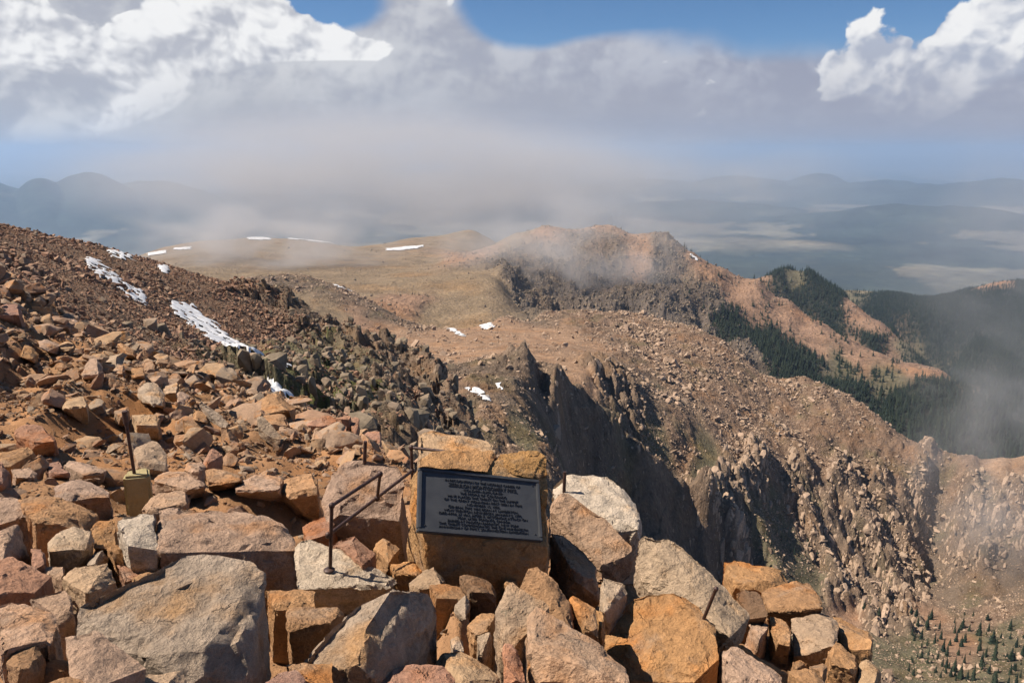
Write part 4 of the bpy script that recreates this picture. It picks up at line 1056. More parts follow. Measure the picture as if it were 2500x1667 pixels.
ROCKS = [
 ('C G .25 630,930t 1060,730t 1360,650t 1530,505t 2060,545t 2020,610t 1990,850t 1790,1150t 1500,1470f 900,1240t 610,1090t 2150,640=5 2160,900+.35 2090,1150+.2 1990,1560+.05', 'huge flat grey topped slab with a dark shaded end face'),
 ('C P .3 520,1180t 790,1120t 930,1270t 1210,1440t 1060,1568f 560,1490f 780,1500f 700,1640b', 'lumpy pink rock wedged under the huge flat slab'),
 ('C T .2 1080,1560f 1210,1475t 1480,1468t 1530,1560f 1300,1640b', 'tan rock below the huge slab with a jagged end'),
 ('C O .3 20,1400f 80,1280t 290,1240t 350,1330t 330,1400f 150,1460b 260,1440b 100,1360f', 'small round orange rock with grey cap on gravel'),
 ('C O .1 330,1530f 460,1495t 700,1510t 790,1545f 500,1640b', 'low orange slab lying flat in gravel'),
 ('C P .2 -60,850t 200,870t 470,970t 495,1040f 320,1110f 100,1170f 0,1250f -60,1200f 440,1190b 150,1290b 0,1330b', 'broad pink block with a flat sunlit top beside the huge slab'),
 ('C P .25 240,870t 540,785t 580,830t 600,940f 470,930f 300,910f 590,960b 500,1030b', 'pink wedge leaning behind the broad pink block'),
 ('C R .3 -40,560t 100,525t 280,600t 410,700t 380,740f 70,650f 0,660f 400,720f 280,830b 50,830b -40,820b', 'rough reddish dome shaped boulder with shaded underside'),
 ('C P .9 -40,230t 90,225t 150,260t 200,400f 120,400f 0,540f -40,560f 270,540+.1 0,560b', 'pointed pink boulder above the reddish dome'),
 ('C R .2 230,400t 320,430t 370,500f 360,560b 290,600b 250,520f', 'small reddish knob beside the pointed pink boulder'),
 ('C P .15 -60,90f 0,80f 180,60f 270,100f 120,25t 30,30t -60,40t 270,150b 100,230b -60,230b', 'square edged block with its front in deep shade'),
 ('C O .2 130,25t 430,40t 640,90t 800,150t 560,130f 450,110f 300,170f 245,190f 810,200+.1 730,290b 290,300b 260,250b', 'long rounded orange boulder with a hollowed front'),
 ('C G .8 380,420f 480,310t 600,275t 740,325t 770,400f 700,460b 400,490b 610,290t', 'grey block half in shadow beneath the hollowed boulder'),
 ('C O .1 790,210t 940,215t 950,290f 780,250f 730,300f 760,460b 960,470b', 'small dark fronted block beside the pale upright block'),
 ('C W .3 930,160t 990,115t 1270,110t 1260,215f 1080,265f 960,400+.2 1040,440b 1270,660b 1300,480b 1120,560b', 'pale upright block with grey veins and tan front'),
 ('C P .2 1270,130t 1330,85t 1500,90t 1900,140t 2200,220t 2420,320t 2430,370f 2000,345f 1700,235f 1320,215f 1300,500b 1680,560b 2100,620b 2330,740b 2430,480b', 'longest pink boulder with smooth sloping top by the handrail'),
 ('B P .3 1130,1115f 1290,1000t 1500,985t 1545,1090f 1420,1085f 1200,1170b 1530,1100b', 'pink slab tilted behind the pale upright block'),
 ('C T .5 500,700t 620,600t 890,560t 930,620t 955,740f 800,810f 640,800f 540,760f 700,840b', 'tan pillow shaped rock with a black stained corner'),
 ('C G .5 690,590f 760,500t 850,455t 880,540f 800,560f 760,600b', 'narrow grey wedge above the tan pillow rock'),
 ('C O .4 850,450t 920,405t 1020,430t 1100,490t 1090,550f 980,550f 870,470f 900,500b 1000,580b', 'small dark orange pitted cobble'),
 ('C R .1 955,600f 1080,570t 1160,600t 1130,640f 1010,700b 1150,690b', 'red flat stone tucked under the pitted cobble'),
 ('C O .2 1050,680f 1090,640t 1220,600t 1280,650t 1260,680f 1090,720b 1200,700b', 'crusty orange stone against the foot of the pale block'),
 ('C P .3 340,630t 520,585t 535,650f 430,720f 510,700b 400,660f', 'small pink wedge with a lit top near the dome boulder'),
 ('B P .25 430,960t 640,890t 720,920t 910,1000t 890,1020f 690,1020f 590,1000f 430,970f 440,1040b 740,1130b 900,1050b 600,1080b', 'flat topped pink boulder alone on the sand'),
 ('B P .1 80,810t 270,785t 320,850f 240,850f 90,850f 120,890b 270,890b', 'small flat pink stone at the sandy path edge'),
 ('B R .3 340,770t 480,735t 520,780t 580,860f 510,850f 400,850f 420,865b 560,862b', 'small brick red stone at the sandy path edge'),
 ('B O .35 -20,640t 230,630t 290,680t 200,760f 90,740f 0,720f 80,800b 300,780+.2 0,790b', 'orange boulder with a sloping lit top above the sand'),
 ('B R .5 -40,740t 30,740t 90,850f 60,880f 0,930f -40,940b 20,945b', 'rounded red rock standing in sand'),
 ('B P .25 520,790t 560,740t 730,780t 880,825t 840,840f 670,860f 580,820f 690,870b 860,850b', 'low pink ridge of rock behind the path'),
 ('B R .3 100,500t 160,450t 340,455t 460,540t 440,590f 280,590f 140,560f 300,610b 450,600b', 'broad mauve boulder at the foot of the rubble'),
 ('B P .3 1260,900t 1300,860t 1500,830t 1690,940t 1640,970f 1530,950f 1420,940f 1260,920f 1550,990b 1680,960b', 'smooth pink boulder right of the concrete block'),
 ('B P .3 1510,830f 1530,760t 1650,745t 1700,800t 1690,850f 1600,860b', 'cracked pink rock behind the smooth pink boulder'),
 ('B R .4 1660,770f 1720,660t 1770,635t 1830,700t 1820,740f 1740,770f 1680,790b', 'rough mauve knob behind the cracked pink rock'),
 ('B O .3 1680,820t 1780,810t 1960,860t 2010,890f 1900,920f 1740,910f 1690,940b 1850,970b 1990,910b', 'layered orange rock with ragged lower edge'),
 ('B P .2 1900,950t 2030,905t 2080,855t 2300,880t 2330,910t 2270,930f 2050,930f 1910,970f 1930,1000b 2210,1020b 2300,990b', 'long pale pink boulder edging the sand'),
 ('S O .35 1400,1440t 1520,1300t 1880,1165t 2000,1280t 1990,1380f 1880,1440f 1700,1510f 1420,1470f 1580,1530b 1950,1420b', 'plump orange boulder with crumbling left end'),
 ('S O .7 1140,370t 1180,310t 1340,195t 1400,205t 1540,290t 1690,400t 1430,265f 1190,460f 1480,440b 1250,490b 1600,420b', 'sharp crested orange rock below the snow wedge'),
 ('S O .2 1250,495t 1510,450t 1560,490t 1590,600f 1490,510f 1310,520f 1510,680b 1590,640b 1330,620b', 'dark fronted block under the sharp crested rock'),
 ('S G .9 1190,480t 1230,470t 1420,650t 1515,770f 1480,805f 1340,760f 1200,640t 1195,560t th.12', 'leaf shaped tan slab lying on rubble'),
 ('S G .8 400,280t 440,270t 560,370t 760,510t 850,620f 820,690f 740,660f 560,470t th.10', 'long dark grey plank like slab on the rubble'),
 ('S P .5 690,180t 740,140t 860,230t 990,340f 920,340f 700,210f 850,300b 1000,355b', 'long pink splinter of rock on the rubble'),
 ('S O .3 230,530t 420,640t 480,635t 585,710f 420,770b 330,740b 280,620f 570,740b 430,660f', 'orange ridge backed rock in the rubble'),
 ('S O .6 370,470t 430,410t 530,460t 580,540f 560,600b 400,560b 380,500f', 'squat orange rock beside the plank like slab'),
 ('S P .9 160,200t 200,175t 330,230t 320,300f 290,400b 180,330b 170,260f', 'upright pink slab leaning on the rubble'),
 ('S T .6 0,110t 80,95t 190,55t 185,160f 150,200b 20,210b', 'tan wedge above the leaning pink slab'),
 ('H R .1 500,785t 570,735t 665,745t 690,790f 620,808f 510,800f th.7 r11.9', 'outermost flat capped column of the jointed outcrop'),
 ('H R .1 610,725t 680,705t 745,735t 740,775f 690,790f 640,770f th.7 r11.9', 'rear narrow column of the jointed outcrop'),
 ('H R .1 720,715t 800,700t 865,720t 850,750f 780,745f th.7 r11.9', 'rear broad column of the jointed outcrop'),
 ('H R .05 700,785t 780,755t 840,770t 830,800f 760,815f 710,805f 800,980b th.8 r11.9', 'front six sided column of the jointed outcrop'),
 ('H R .1 840,720t 900,715t 930,745t 920,790f 870,790f 900,900b r12.0', 'end column of the jointed outcrop beside the crag'),
 ('H D .1 490,830f 560,815t 930,800t 935,830f 900,1010b 760,1050b 560,1060b 470,900b r12.2', 'dark undercut mass of the jointed outcrop below its columns'),  # its deep shade is put into the dark brown tint
 ('H R .2 930,860t 1010,820t 1110,830t 1110,880f 1050,940b 930,930b 1000,905f', 'small stepped red rock right of the jointed outcrop'),
 ('G P .35 350,580t 460,485t 600,475t 900,490t 960,600t 990,680f 800,650f 560,650f 400,650f 270,790+.05 290,910b 430,1020b 690,1170b 930,980b 985,850+.1 r6.15', 'massive pink and grey boulder behind the handrail'),
 ('G T .5 1070,195t 1230,225t 1650,320t 1690,345t 1055,215f 1240,250f 1680,355f 1712,390f 1060,440b 1250,430b 1720,420b r7.1', 'tan slab standing on edge behind the memorial stone'),
 ('K W .35 480,1040t 600,1010t 760,980t 920,1010t 1060,1110t 1170,1210t 1070,1320f 830,1270f 480,1150f 1220,1380+.2 1215,1480b 1150,1560b 1040,1500b r6.7', 'whitish pink boulder with black hollow beneath'),
 ('E P .6 470,-20t 600,-10t 700,80t 960,240t 1150,450t 1160,480f 1090,530f 900,605f 860,560f 720,410f 640,290f 480,150f 480,60t th.26 r5.9', 'long pink slab sloping down beside the memorial stone'),
 ('E P .6 475,300t 560,340t 780,500t 870,600t 875,650f 650,600f 640,470f 560,420f 480,400f 690,700b 830,760b 880,870b 830,830b r5.6', 'shadowed pink slab beneath the sloping long slab'),
 ('E G .9 1195,320t 1310,300t 1400,312t 1560,410t 1690,540t 1850,720t 2120,1000t 2130,1030f 2040,1080f 1960,1200b 1860,1150f 1600,1000f 1230,790f 1190,560t 1200,450t th.22', 'tall smooth grey slab with a rounded upper edge'),
 ('E O .7 900,1100t 1020,950t 1150,860t 1450,755t 1540,820t 1720,930t 1800,1050t 1830,1080f 1740,1130f 1480,1250f 1060,1170f 930,1160f 900,1270-.08 960,1330-.15 1080,1400-.22 1130,1560-.38 1880,1500-.30 1850,1200-.06 1860,1560-.36 r4.55', 'great rounded ochre boulder with a metal peg on it'),
 ('E G 1.2 910,690t 1100,725t 1135,830f 1020,940f 930,980b 885,880f 890,780t', 'flat grey triangular stone in the shadowed gap'),
 ('E O .8 225,780t 240,640t 380,610t 450,680t 570,790t 640,900t 690,1050f 650,1160b 520,1060f 280,840f 400,900f th.4', 'ochre pointed boulder below the memorial stone'),
 ('E T .9 20,980f 130,760t 170,740t 300,850t 480,940t 330,1180f 180,1290b 90,1280b 50,1050f', 'tan tapering boulder leaning on the ochre pointed one'),
 ('E P .5 300,900t 420,900t 620,1150t 700,1200t 1100,1430t 1110,1450f 950,1460f 800,1420f 530,1330f 350,1100f 290,960f 290,1250-.05 360,1560b 600,1568b 1130,1568b 990,1568b', 'long pinkish boulder with a crystalline ridge down its middle'),
 ('E R .6 85,1300t 110,1245t 170,1260t 270,1400f 290,1568b 100,1500b 90,1400f', 'upright reddish finger of rock'),
 ('E O .8 640,880t 680,800t 800,840t 870,960f 890,1170b 760,1120b 690,1000f', 'narrow ochre rock jammed beside the great boulder'),
 ('E O .7 845,930t 900,915t 940,1000f 900,1090b 860,1030f', 'little ochre chock stone against the great boulder'),
 ('E P .3 1870,1205t 1980,1250t 2200,1400t 2400,1500t 2400,1560f 2000,1540f 1880,1300f 1900,1640b 2200,1650b', 'greyish pink slab catching the shadow of the peg'),
 ('D W .2 370,470t 450,345t 610,480t 900,560t 1260,690t 1270,720f 880,710f 690,735f 370,745f 580,900b 900,900b 1270,760b 400,800b r4.95', 'white slab that carries the handrail post'),
 ('D G .9 1220,755t 930,900t 700,1080t 460,1260t 330,1420f 560,1430f 800,1310f 1120,910f 1500,830+.35 1560,930+.35 1540,1050+.35 1440,1420+.1 1050,1530b 820,1350b', 'large pyramid shaped boulder with grey and ochre faces'),
 ('D O .3 330,1420t 700,1300t 715,1400f 630,1420f 480,1470f 500,1568b 730,1568b', 'ochre rock tucked at the foot of the pyramid boulder'),
 ('D R .2 1060,1540f 1130,1440t 1230,1415t 1370,1405t 1640,1435t 1730,1520t 1740,1568f 1400,1560f 1060,1640b 1700,1640b', 'pink rock with a broken top below the pyramid boulder'),
 ('D T .4 1530,1400t 1580,1300t 1760,1285t 2000,1390t 2110,1500t 2090,1540f 1740,1500f 1540,1440f 1760,1560b 2050,1568b', 'sandy grey rock with a ridge right of the pyramid boulder'),
 ('D R .3 155,1550f 250,1470t 410,1435t 490,1520t 480,1568f 200,1640b 470,1640b', 'rounded red rock in the black gap beside the huge slab'),
 ('D O .15 150,745t 400,755t 560,770t 575,820f 500,810f 200,800f 230,950b 570,940b 400,955b', 'ochre crumbling block in front of the white slab'),
 ('D O .1 325,965t 460,950t 800,945t 810,985f 640,1020f 340,1000f 350,1095b 700,1060b', 'thin ochre plank of rock beneath the white slab'),
 ('D R .6 690,370t 760,300t 840,290t 980,420t 1070,510t 1070,570f 960,600b 840,530f 700,420f', 'salmon coloured block leaning on the massive boulder'),
 ('D O .8 1040,455t 1150,360t 1270,460t 1250,540f 1170,585b 1130,510f 1060,480f', 'small ochre cube standing on its corner'),
 ('D R .3 460,260t 540,190t 700,190t 755,240t 740,280f 540,290f 470,300f 510,370b 690,310b', 'smooth salmon rock beside the handrail post'),
 ('D O .2 1190,590t 1380,570t 1450,640f 1420,690b 1200,650b 1370,600f', 'small salmon block under the memorial stone'),
 ('D T .7 1330,750f 1450,650t 1540,605t 1640,720f 1500,760f 1420,790b 1600,760b', 'pale crystalline hump under the memorial stone'),
 ('D O .25 1500,760t 1720,740t 1820,830t 1800,850f 1650,840f 1520,800f 1690,925b 1850,880b 1560,870b', 'flat ochre stone in front of the memorial stone'),
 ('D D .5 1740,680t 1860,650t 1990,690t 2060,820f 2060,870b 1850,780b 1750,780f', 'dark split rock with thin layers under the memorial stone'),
 ('D O .4 1800,1090f 1950,950t 2000,940t 2060,1000t 2030,1090f 1880,1150b 1980,1130b', 'tan chunk beside the gravel pocket'),
 ('D G 1.5 1700,930t 1800,835t 1830,890f 1800,1060b 1740,980f th.06', 'thin grey fin of stone in the gravel pocket'),
 ('D G 1.0 1890,1170f 2020,1110t 2020,1150f 1940,1330b 1900,1320b', 'grey stake like stone beside the gravel pocket'),
 ('D G .9 1665,1210f 1730,1140t 1780,1220f 1790,1300b 1720,1290b', 'small grey chip at the end of the gravel pocket'),
 ('D O .4 2110,740f 2150,680t 2230,710t 2240,760f 2130,770b', 'little tan stone against the ochre pointed boulder'),
 ('F O .2 -120,560t 30,555t 150,585t 300,600t 430,690t 430,720f 200,740f 0,700f -100,680f 220,770b 0,760b r7.0', 'cracked orange slab at the cliff edge'),
 ('F O .2 180,800t 300,760t 480,710t 620,740t 700,840t 720,870f 600,890f 450,920f 220,900f 240,980b 500,1020b 710,950b r6.5 th.3', 'overhanging orange boulder with a black stained corner'),
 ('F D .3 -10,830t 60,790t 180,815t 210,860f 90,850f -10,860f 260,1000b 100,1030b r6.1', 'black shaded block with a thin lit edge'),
 ('F T .3 440,1040t 600,1000t 760,960t 840,1080t 780,1180f 560,1190f 460,1150f 450,1350b 800,1290b 660,1390b r6.0', 'broad tan boulder under the overhanging orange one'),
 ('F O .5 750,985t 850,1010t 1080,1120t 1130,1180t 1120,1220f 950,1180f 850,1200f 970,1270b 860,1260b 1100,1240b r6.3', 'orange beak of rock jutting over the drop'),
 ('F O .3 260,1010t 430,1060t 445,1100f 270,1150f 330,1240b 440,1250b r5.9', 'small orange block in the dark crevice'),
 ('F O .6 740,1290t 810,1200t 970,1340t 985,1400f 960,1470b 760,1400b r5.7', 'orange wedge below the tan boulder at the drop'),
 ('F T .4 985,1420t 1060,1370t 1180,1400t 1190,1450f 1120,1530b 1000,1540b r5.7', 'yellowish lichened rock at the outer edge of the drop'),
 ('F O .3 440,1380t 520,1350t 590,1390t 580,1440f 480,1450b r5.5', 'small orange stone at the foot of the tan boulder'),
 ('F O .35 0,1220t 130,1330t 330,1480t 530,1570t 380,1620f 150,1400f -20,1290f th.2 r5.2', 'long orange rail like slab slanting to the drop'),
 ('F O .3 410,1460t 560,1450t 700,1490t 760,1568f 560,1568f 600,1640b', 'rounded orange slab next to the rail like slab'),
 ('F P .3 70,1050t 150,1030t 270,1080t 200,1180f 120,1140f 180,1220b r5.8', 'small grey capped pink block near the crevice'),
 ('F O .3 590,1430t 700,1400t 740,1430f 700,1480b r5.4', 'little orange wedge near the drop'),
 ('Q P .4 680,780t 780,760t 920,800t 1180,970t 1160,1005f 900,890f 700,830f 1060,1010b', 'long mauve slab bridging the shaded rubble'),
 ('Q P .5 1100,860t 1130,810t 1290,910t 1500,1060t 1480,1110f 1300,1060f 1150,900f th.4', 'straight edged pink slab on the rubble crest'),
 ('Q O .3 1500,1150t 1540,1135t 1700,1210t 1745,1270f 1730,1310b 1580,1230f 1650,1290b', 'orange log shaped rock on the rubble crest'),
 ('Q P .4 1150,1310t 1230,1290t 1320,1440f 1200,1420f 1060,1420f 1030,1568b 1200,1568b 1260,1540b', 'tall two faced pink boulder in the rubble'),
 ('Q O .7 240,1290f 320,1150t 420,1190t 495,1280f 380,1350b 260,1310b', 'ochre pyramid stone in the shaded rubble'),
 ('Q P .3 490,1110t 580,1080t 770,1170f 640,1130f 600,1240b 500,1200b', 'pink prism with one lit face in the shaded rubble'),
 ('Q R .7 -40,650t 80,610t 220,620t 300,720f 250,790b 0,800b -40,790b', 'big round red boulder high on the rubble'),
 ('Q O 1.2 1670,1450t 1840,1440t 1840,1560b 1680,1568b th.3', 'square ochre slab face below the rubble crest'),
 ('Q P .5 1420,1480t 1500,1410t 1580,1400t 1620,1470f 1560,1530b 1440,1520b', 'lumpy pink stone left of the square ochre slab'),
 ('B G .5 1120,160t 1210,80t 1290,120t 1350,200t 1340,250f 1210,210f 1120,180f 1240,300b 1330,310b', 'grey tilted boulder with a pink broken end'),
 ('B T .4 490,290t 560,230t 680,205t 735,280f 620,260f 530,330b 720,310b', 'tan prism shaped boulder above the mauve one'),
 ('B T .4 430,150t 480,70t 560,90t 620,170f 500,190b 430,170b 480,120f', 'tan wedge in the shaded rubble'),
 ('B P .2 1190,60t 1280,10t 1370,15t 1370,60f 1250,70f 1260,110b', 'flat mauve slab above the grey tilted boulder'),
 ('B T .2 1080,380t 1280,350t 1320,400t 1300,440f 1100,440f 1120,470b 1290,470b', 'pale flat topped rock behind the pipe stub'),
 ('B T .3 1100,640t 1230,565t 1290,590t 1370,700f 1180,660f 1090,665f 1130,790b 1370,820b', 'boulder with a black shaded front beside the pipe stub'),
 ('B P .2 930,340t 1050,305t 1060,340f 990,400b 940,370f', 'small mauve stone above the pipe stub'),
]
hero_c = []
HERO = {}
for i, (spec, lab) in enumerate(ROCKS):
    pts, tint = parse_rock(spec)
    o = build_rock(pts, tint, 'boulder', lab, 100 + i)
    HERO[lab] = o
    cx = sum((p for p in pts), Vector()) / len(pts)
    hero_c.append((cx.x, cx.y, max((p - cx).xy.length for p in pts)))

# ---- memorial stone with the bronze tablet
PR = Vector((0.93, 0.28, -0.23)).normalized()
PD = Vector((0.13, -0.68, -0.72)); PD = (PD - PR * PD.dot(PR)).normalized()
PN = PD.cross(PR).normalized()
if PN.y > 0: PN = -PN
PTL = Vector((-0.73, 5.66, -2.41)) * 0.93
PWD, PHT = 0.945, 0.475
def on_plate(X, Y, off, crop='G'):
    cx, cy_, s = CROP[crop]
    d = P3(cx + X * s, cy_ + Y * s, 1.0)
    o = PTL + PN * off
    k = o.dot(PN) / d.dot(PN)
    return d * k
def gp(X, Y, r): return P3(700 + X * 0.2979, 980 + Y * 0.2979, r)
sp = [on_plate(1062, 560, -.02), on_plate(2065, 640, -.02), on_plate(2148, 1160, -.02), on_plate(1118, 1085, -.02), on_plate(1600, 1130, -.015),
      gp(1075, 500, 5.50), gp(1165, 430, 5.62), gp(1690, 415, 5.8), gp(1900, 420, 5.85), gp(2110, 440, 5.8), gp(2152, 620, 5.62), gp(985, 660, 5.42), gp(968, 880, 5.3),
      gp(1150, 1200, 4.98), gp(1170, 1310, 5.0), gp(1330, 1400, 5.02), gp(1700, 1460, 5.08), gp(2050, 1440, 5.15), gp(2110, 1340, 5.2), gp(2135, 1190, 5.2)]
for q in list(sp[5:13]):
    sp.append(Vector((q.x * 1.03, q.y * 1.04, float(ground_z(q.x, q.y)) - 0.1)))
for q in sp[13:20]:
    sp.append(Vector((q.x, q.y + 0.1, float(ground_z(q.x, q.y)) - 0.1)))
stone = build_rock(sp, (0.43, 0.245, 0.105), 'memorial_stone', 'great ochre memorial stone that holds the dark tablet', 901, edge=0.026, amp=0.024, chips=0)
cap1 = build_rock([on_plate(1075, 535, .035), on_plate(1400, 560, .03), on_plate(1640, 578, .03), on_plate(1700, 480, -.06), gp(1085, 470, 5.42), gp(1200, 405, 5.55), gp(1400, 400, 5.62), gp(1690, 392, 5.7), gp(1722, 440, 5.66),
                   gp(1100, 560, 5.6), gp(1700, 540, 5.8), gp(1400, 480, 5.9)], (0.40, 0.22, 0.10), 'cap_slab', 'smooth ochre cap slab on the memorial stone, broken off at a slant', 902, cat='slab', edge=0.02, amp=0.007, chips=0)
cap2 = build_rock([on_plate(1680, 575, -.03), on_plate(2050, 628, -.005), on_plate(2130, 640, -.03), on_plate(1730, 480, -.08), gp(1745, 425, 5.75), gp(1900, 415, 5.8), gp(2080, 425, 5.8), gp(2130, 470, 5.72), gp(2155, 600, 5.6),
                   gp(1750, 560, 5.9), gp(2100, 600, 5.9)], (0.42, 0.23, 0.09), 'cap_slab', 'rough crumbly ochre cap slab on the memorial stone', 903, cat='slab', edge=0.015, amp=0.016, chips=0)

m_bronze = bpy.data.materials.new('dark_bronze'); m_bronze.use_nodes = True
_t = NT(m_bronze.node_tree); _b = m_bronze.node_tree.nodes['Principled BSDF']
_g = _t.n('ShaderNodeTexCoord').outputs['Object']
_n = _t.noise(_g, 9, 6, 0.65)
_t.put(_b.inputs['Base Color'], _t.mix(_n, (0.048, 0.050, 0.055), (0.080, 0.082, 0.088)))
_b.inputs['Metallic'].default_value = 0.1; _t.put(_b.inputs['Roughness'], _t.ramp(_n, .3, .7, .48, .68))
_bp = _t.n('ShaderNodeBump'); _bp.inputs['Distance'].default_value = 0.002; _bp.inputs['Strength'].default_value = 0.5
_t.put(_bp.inputs['Height'], _t.noise(_g, 120, 4, .6)); _t.t.links.new(_bp.outputs[0], _b.inputs['Normal'])
m_letter = bpy.data.materials.new('letter_bronze'); m_letter.use_nodes = True
_b = m_letter.node_tree.nodes['Principled BSDF']; _b.inputs['Base Color'].default_value = (0.022, 0.022, 0.024, 1); _b.inputs['Metallic'].default_value = 0.3; _b.inputs['Roughness'].default_value = 0.5

def box_bm(bm, x0, x1, y0, y1, z0, z1, bev=0.0):
    r = bmesh.ops.create_cube(bm, size=1.0)
    for v in r['verts']:
        v.co = Vector((x0 if v.co.x < 0 else x1, y0 if v.co.y < 0 else y1, z0 if v.co.z < 0 else z1))
    if bev:
        es = list({e for v in r['verts'] for e in v.link_edges})
        bmesh.ops.bevel(bm, geom=es, offset=bev, segments=2, affect='EDGES')
def child(name, bm, mat, parent, smooth=False):
    me = bpy.data.meshes.new(name); bm.to_mesh(me); bm.free(); me.materials.append(mat)
    if smooth:
        me.polygons.foreach_set('use_smooth', np.ones(len(me.polygons), bool)); me.set_sharp_from_angle(angle=math.radians(40))
    o = bpy.data.objects.new(name, me); COL.objects.link(o); o.parent = parent; return o

plq = bpy.data.objects.new('memorial_tablet', None); COL.objects.link(plq)
plq.matrix_world = Matrix(((PR.x, -PD.x, PN.x, 0), (PR.y, -PD.y, PN.y, 0), (PR.z, -PD.z, PN.z, 0), (0, 0, 0, 1)))
plq.location = PTL
plq['label'] = 'dark bronze memorial tablet with raised lettering fixed to the ochre stone'; plq['category'] = 'plaque'
# local frame of the tablet: x right, y up (negative below the top edge), z out of the stone
bm = bmesh.new(); box_bm(bm, 0.01, PWD - 0.01, -PHT + 0.01, -0.01, -0.03, 0.006); panel = child('panel', bm, m_bronze, plq)
fw = 0.026
for (x0, x1, y0, y1) in ((0, PWD, -fw, 0), (0, PWD, -PHT, -PHT + fw), (0, fw, -PHT + fw, -fw), (PWD - fw, PWD, -PHT + fw, -fw)):
    bm = bmesh.new(); box_bm(bm, x0, x1, y0, y1, -0.03, 0.020, 0.005); child('frame_bar', bm, m_bronze, plq)
for (x, y) in ((0.055, -0.052), (PWD / 2, -0.048), (PWD - 0.055, -0.052), (0.055, -PHT + 0.05), (PWD / 2, -PHT + 0.046), (PWD - 0.055, -PHT + 0.05)):
    bm = bmesh.new(); bmesh.ops.create_uvsphere(bm, u_segments=10, v_segments=6, radius=0.006)
    for v in bm.verts: v.co.z = v.co.z * 0.6 + 0.007; v.co.x += x; v.co.y += y
    child('bolt', bm, m_letter, plq, True)
LINES = [('IN RECOGNITION OF THE NOTABLE CAREER OF', 0.0250, 0.585, -0.083), ('ZEBULON MONTGOMERY PIKE,', 0.036, 0.535, -0.120), ('\u00b7SOLDIER\u2013EXPLORER\u00b7', 0.0235, 0.315, -0.147), ('THE PEOPLE OF cOLORADO', 0.0245, 0.36, -0.174),
         ('HAVE PLACED THIS TABLET ON THE SUMMIT', 0.0245, 0.545, -0.201), ('OF THE GREAT MOUNTAIN FIRST SEEN BY pIKE', 0.0245, 0.60, -0.228), ('NOVEMBER 15, 1806.', 0.0235, 0.255, -0.254),
         ('gENERAL pIKE WAS BORN AT lAMBERTON,', 0.0245, 0.54, -0.281), ('NOW TRENTON, NEW JERSEY, JANUARY 5, 1779,', 0.0245, 0.595, -0.307), ('DIED APRIL 27 1813, AFTER A VICTORIOUS ATTACK ON', 0.0245, 0.675, -0.333),
         ('YORK, LATER TORONTO, CANADA.', 0.0235, 0.41, -0.358), ('BURIED AT MADISON BARRACKS, NEW YORK.', 0.0235, 0.545, -0.383), ('THIS TABLET COMMEMORATES THE ONE HUNDREDTH', 0.0235, 0.675, -0.407), ("ANNIVERSARY OF pIKE'S SOUTHWESTERN EXPEDITION", 0.0235, 0.675, -0.431)]
dg = None
for k, (txt, cap_h, width, y) in enumerate(LINES):
    cu = bpy.data.curves.new('lettering', 'FONT')
    # lower-case marks in LINES are the initials cast larger than the rest of the line
    big = [i for i, ch in enumerate(txt) if ch.islower()]
    cu.body = txt.upper().lower() if big else txt
    cu.align_x = 'CENTER'; cu.align_y = 'BOTTOM_BASELINE'; cu.size = cap_h * 1.08
    if big:
        cu.small_caps_scale = 0.80
        for i, f in enumerate(cu.body_format):
            f.use_small_caps = i not in big
        cu.body = ''.join(ch.upper() if i in big else ch.lower() for i, ch in enumerate(txt))
        for i, f in enumerate(cu.body_format): f.use_small_caps = i not in big
        cu.size = cap_h * 1.3
    cu.extrude = 0.0022; cu.offset = -0.0004 if k != 1 else 0.0004; cu.resolution_u = 3
    to = bpy.data.objects.new('lettering', cu); COL.objects.link(to)
    dgv = bpy.context.evaluated_depsgraph_get(); ev = to.evaluated_get(dgv)
    me = bpy.data.meshes.new_from_object(ev)
    bpy.data.objects.remove(to)
    v = np.empty(len(me.vertices) * 3, np.float32); me.vertices.foreach_get('co', v); v = v.reshape(-1, 3)
    v[:, 0] *= width / (v[:, 0].max() - v[:, 0].min()); v[:, 0] += PWD * 0.5 + 0.02 - (v[:, 0].max() + v[:, 0].min()) / 2
    v[:, 1] += y; v[:, 2] += 0.0075
    me.vertices.foreach_set('co', v.ravel()); me.update(); me.materials.clear(); me.materials.append(m_letter)
    lo_ = bpy.data.objects.new('lettering', me); COL.objects.link(lo_); lo_.parent = plq

# ---- iron pipe handrail
m_iron = bpy.data.materials.new('rusty_iron'); m_iron.use_nodes = True
_t = NT(m_iron.node_tree); _b = m_iron.node_tree.nodes['Principled BSDF']
_n = _t.noise(_t.n('ShaderNodeTexCoord').outputs['Object'], 30, 6, .7)
_t.put(_b.inputs['Base Color'], _t.mix(_t.ramp(_n, .35, .7), (0.040, 0.024, 0.022), (0.115, 0.060, 0.042)))
_b.inputs['Metallic'].default_value = 0.3; _b.inputs['Roughness'].default_value = 0.55
def pipe_bm(a, b, r, seg=12):
    d = b - a
    bm = bmesh.new(); bmesh.ops.create_cone(bm, cap_ends=True, segments=seg, radius1=r, radius2=r, depth=d.length)
    bmesh.ops.transform(bm, matrix=Matrix.Translation((a + b) / 2) @ d.to_track_quat('Z', 'Y').to_matrix().to_4x4(), verts=bm.verts)
    return bm
def ball_bm(p, r, sz=1.0):
    bm = bmesh.new(); bmesh.ops.create_uvsphere(bm, u_segments=12, v_segments=8, radius=r)
    for v in bm.verts: v.co = Vector((v.co.x, v.co.y, v.co.z * sz)) + p
    return bm
def thing(name, loc, label, cat, group=None):
    e = bpy.data.objects.new(name, None); COL.objects.link(e); e.location = loc; e.empty_display_size = 0.1
    e['label'] = label; e['category'] = cat
    if group: e['group'] = group
    return e
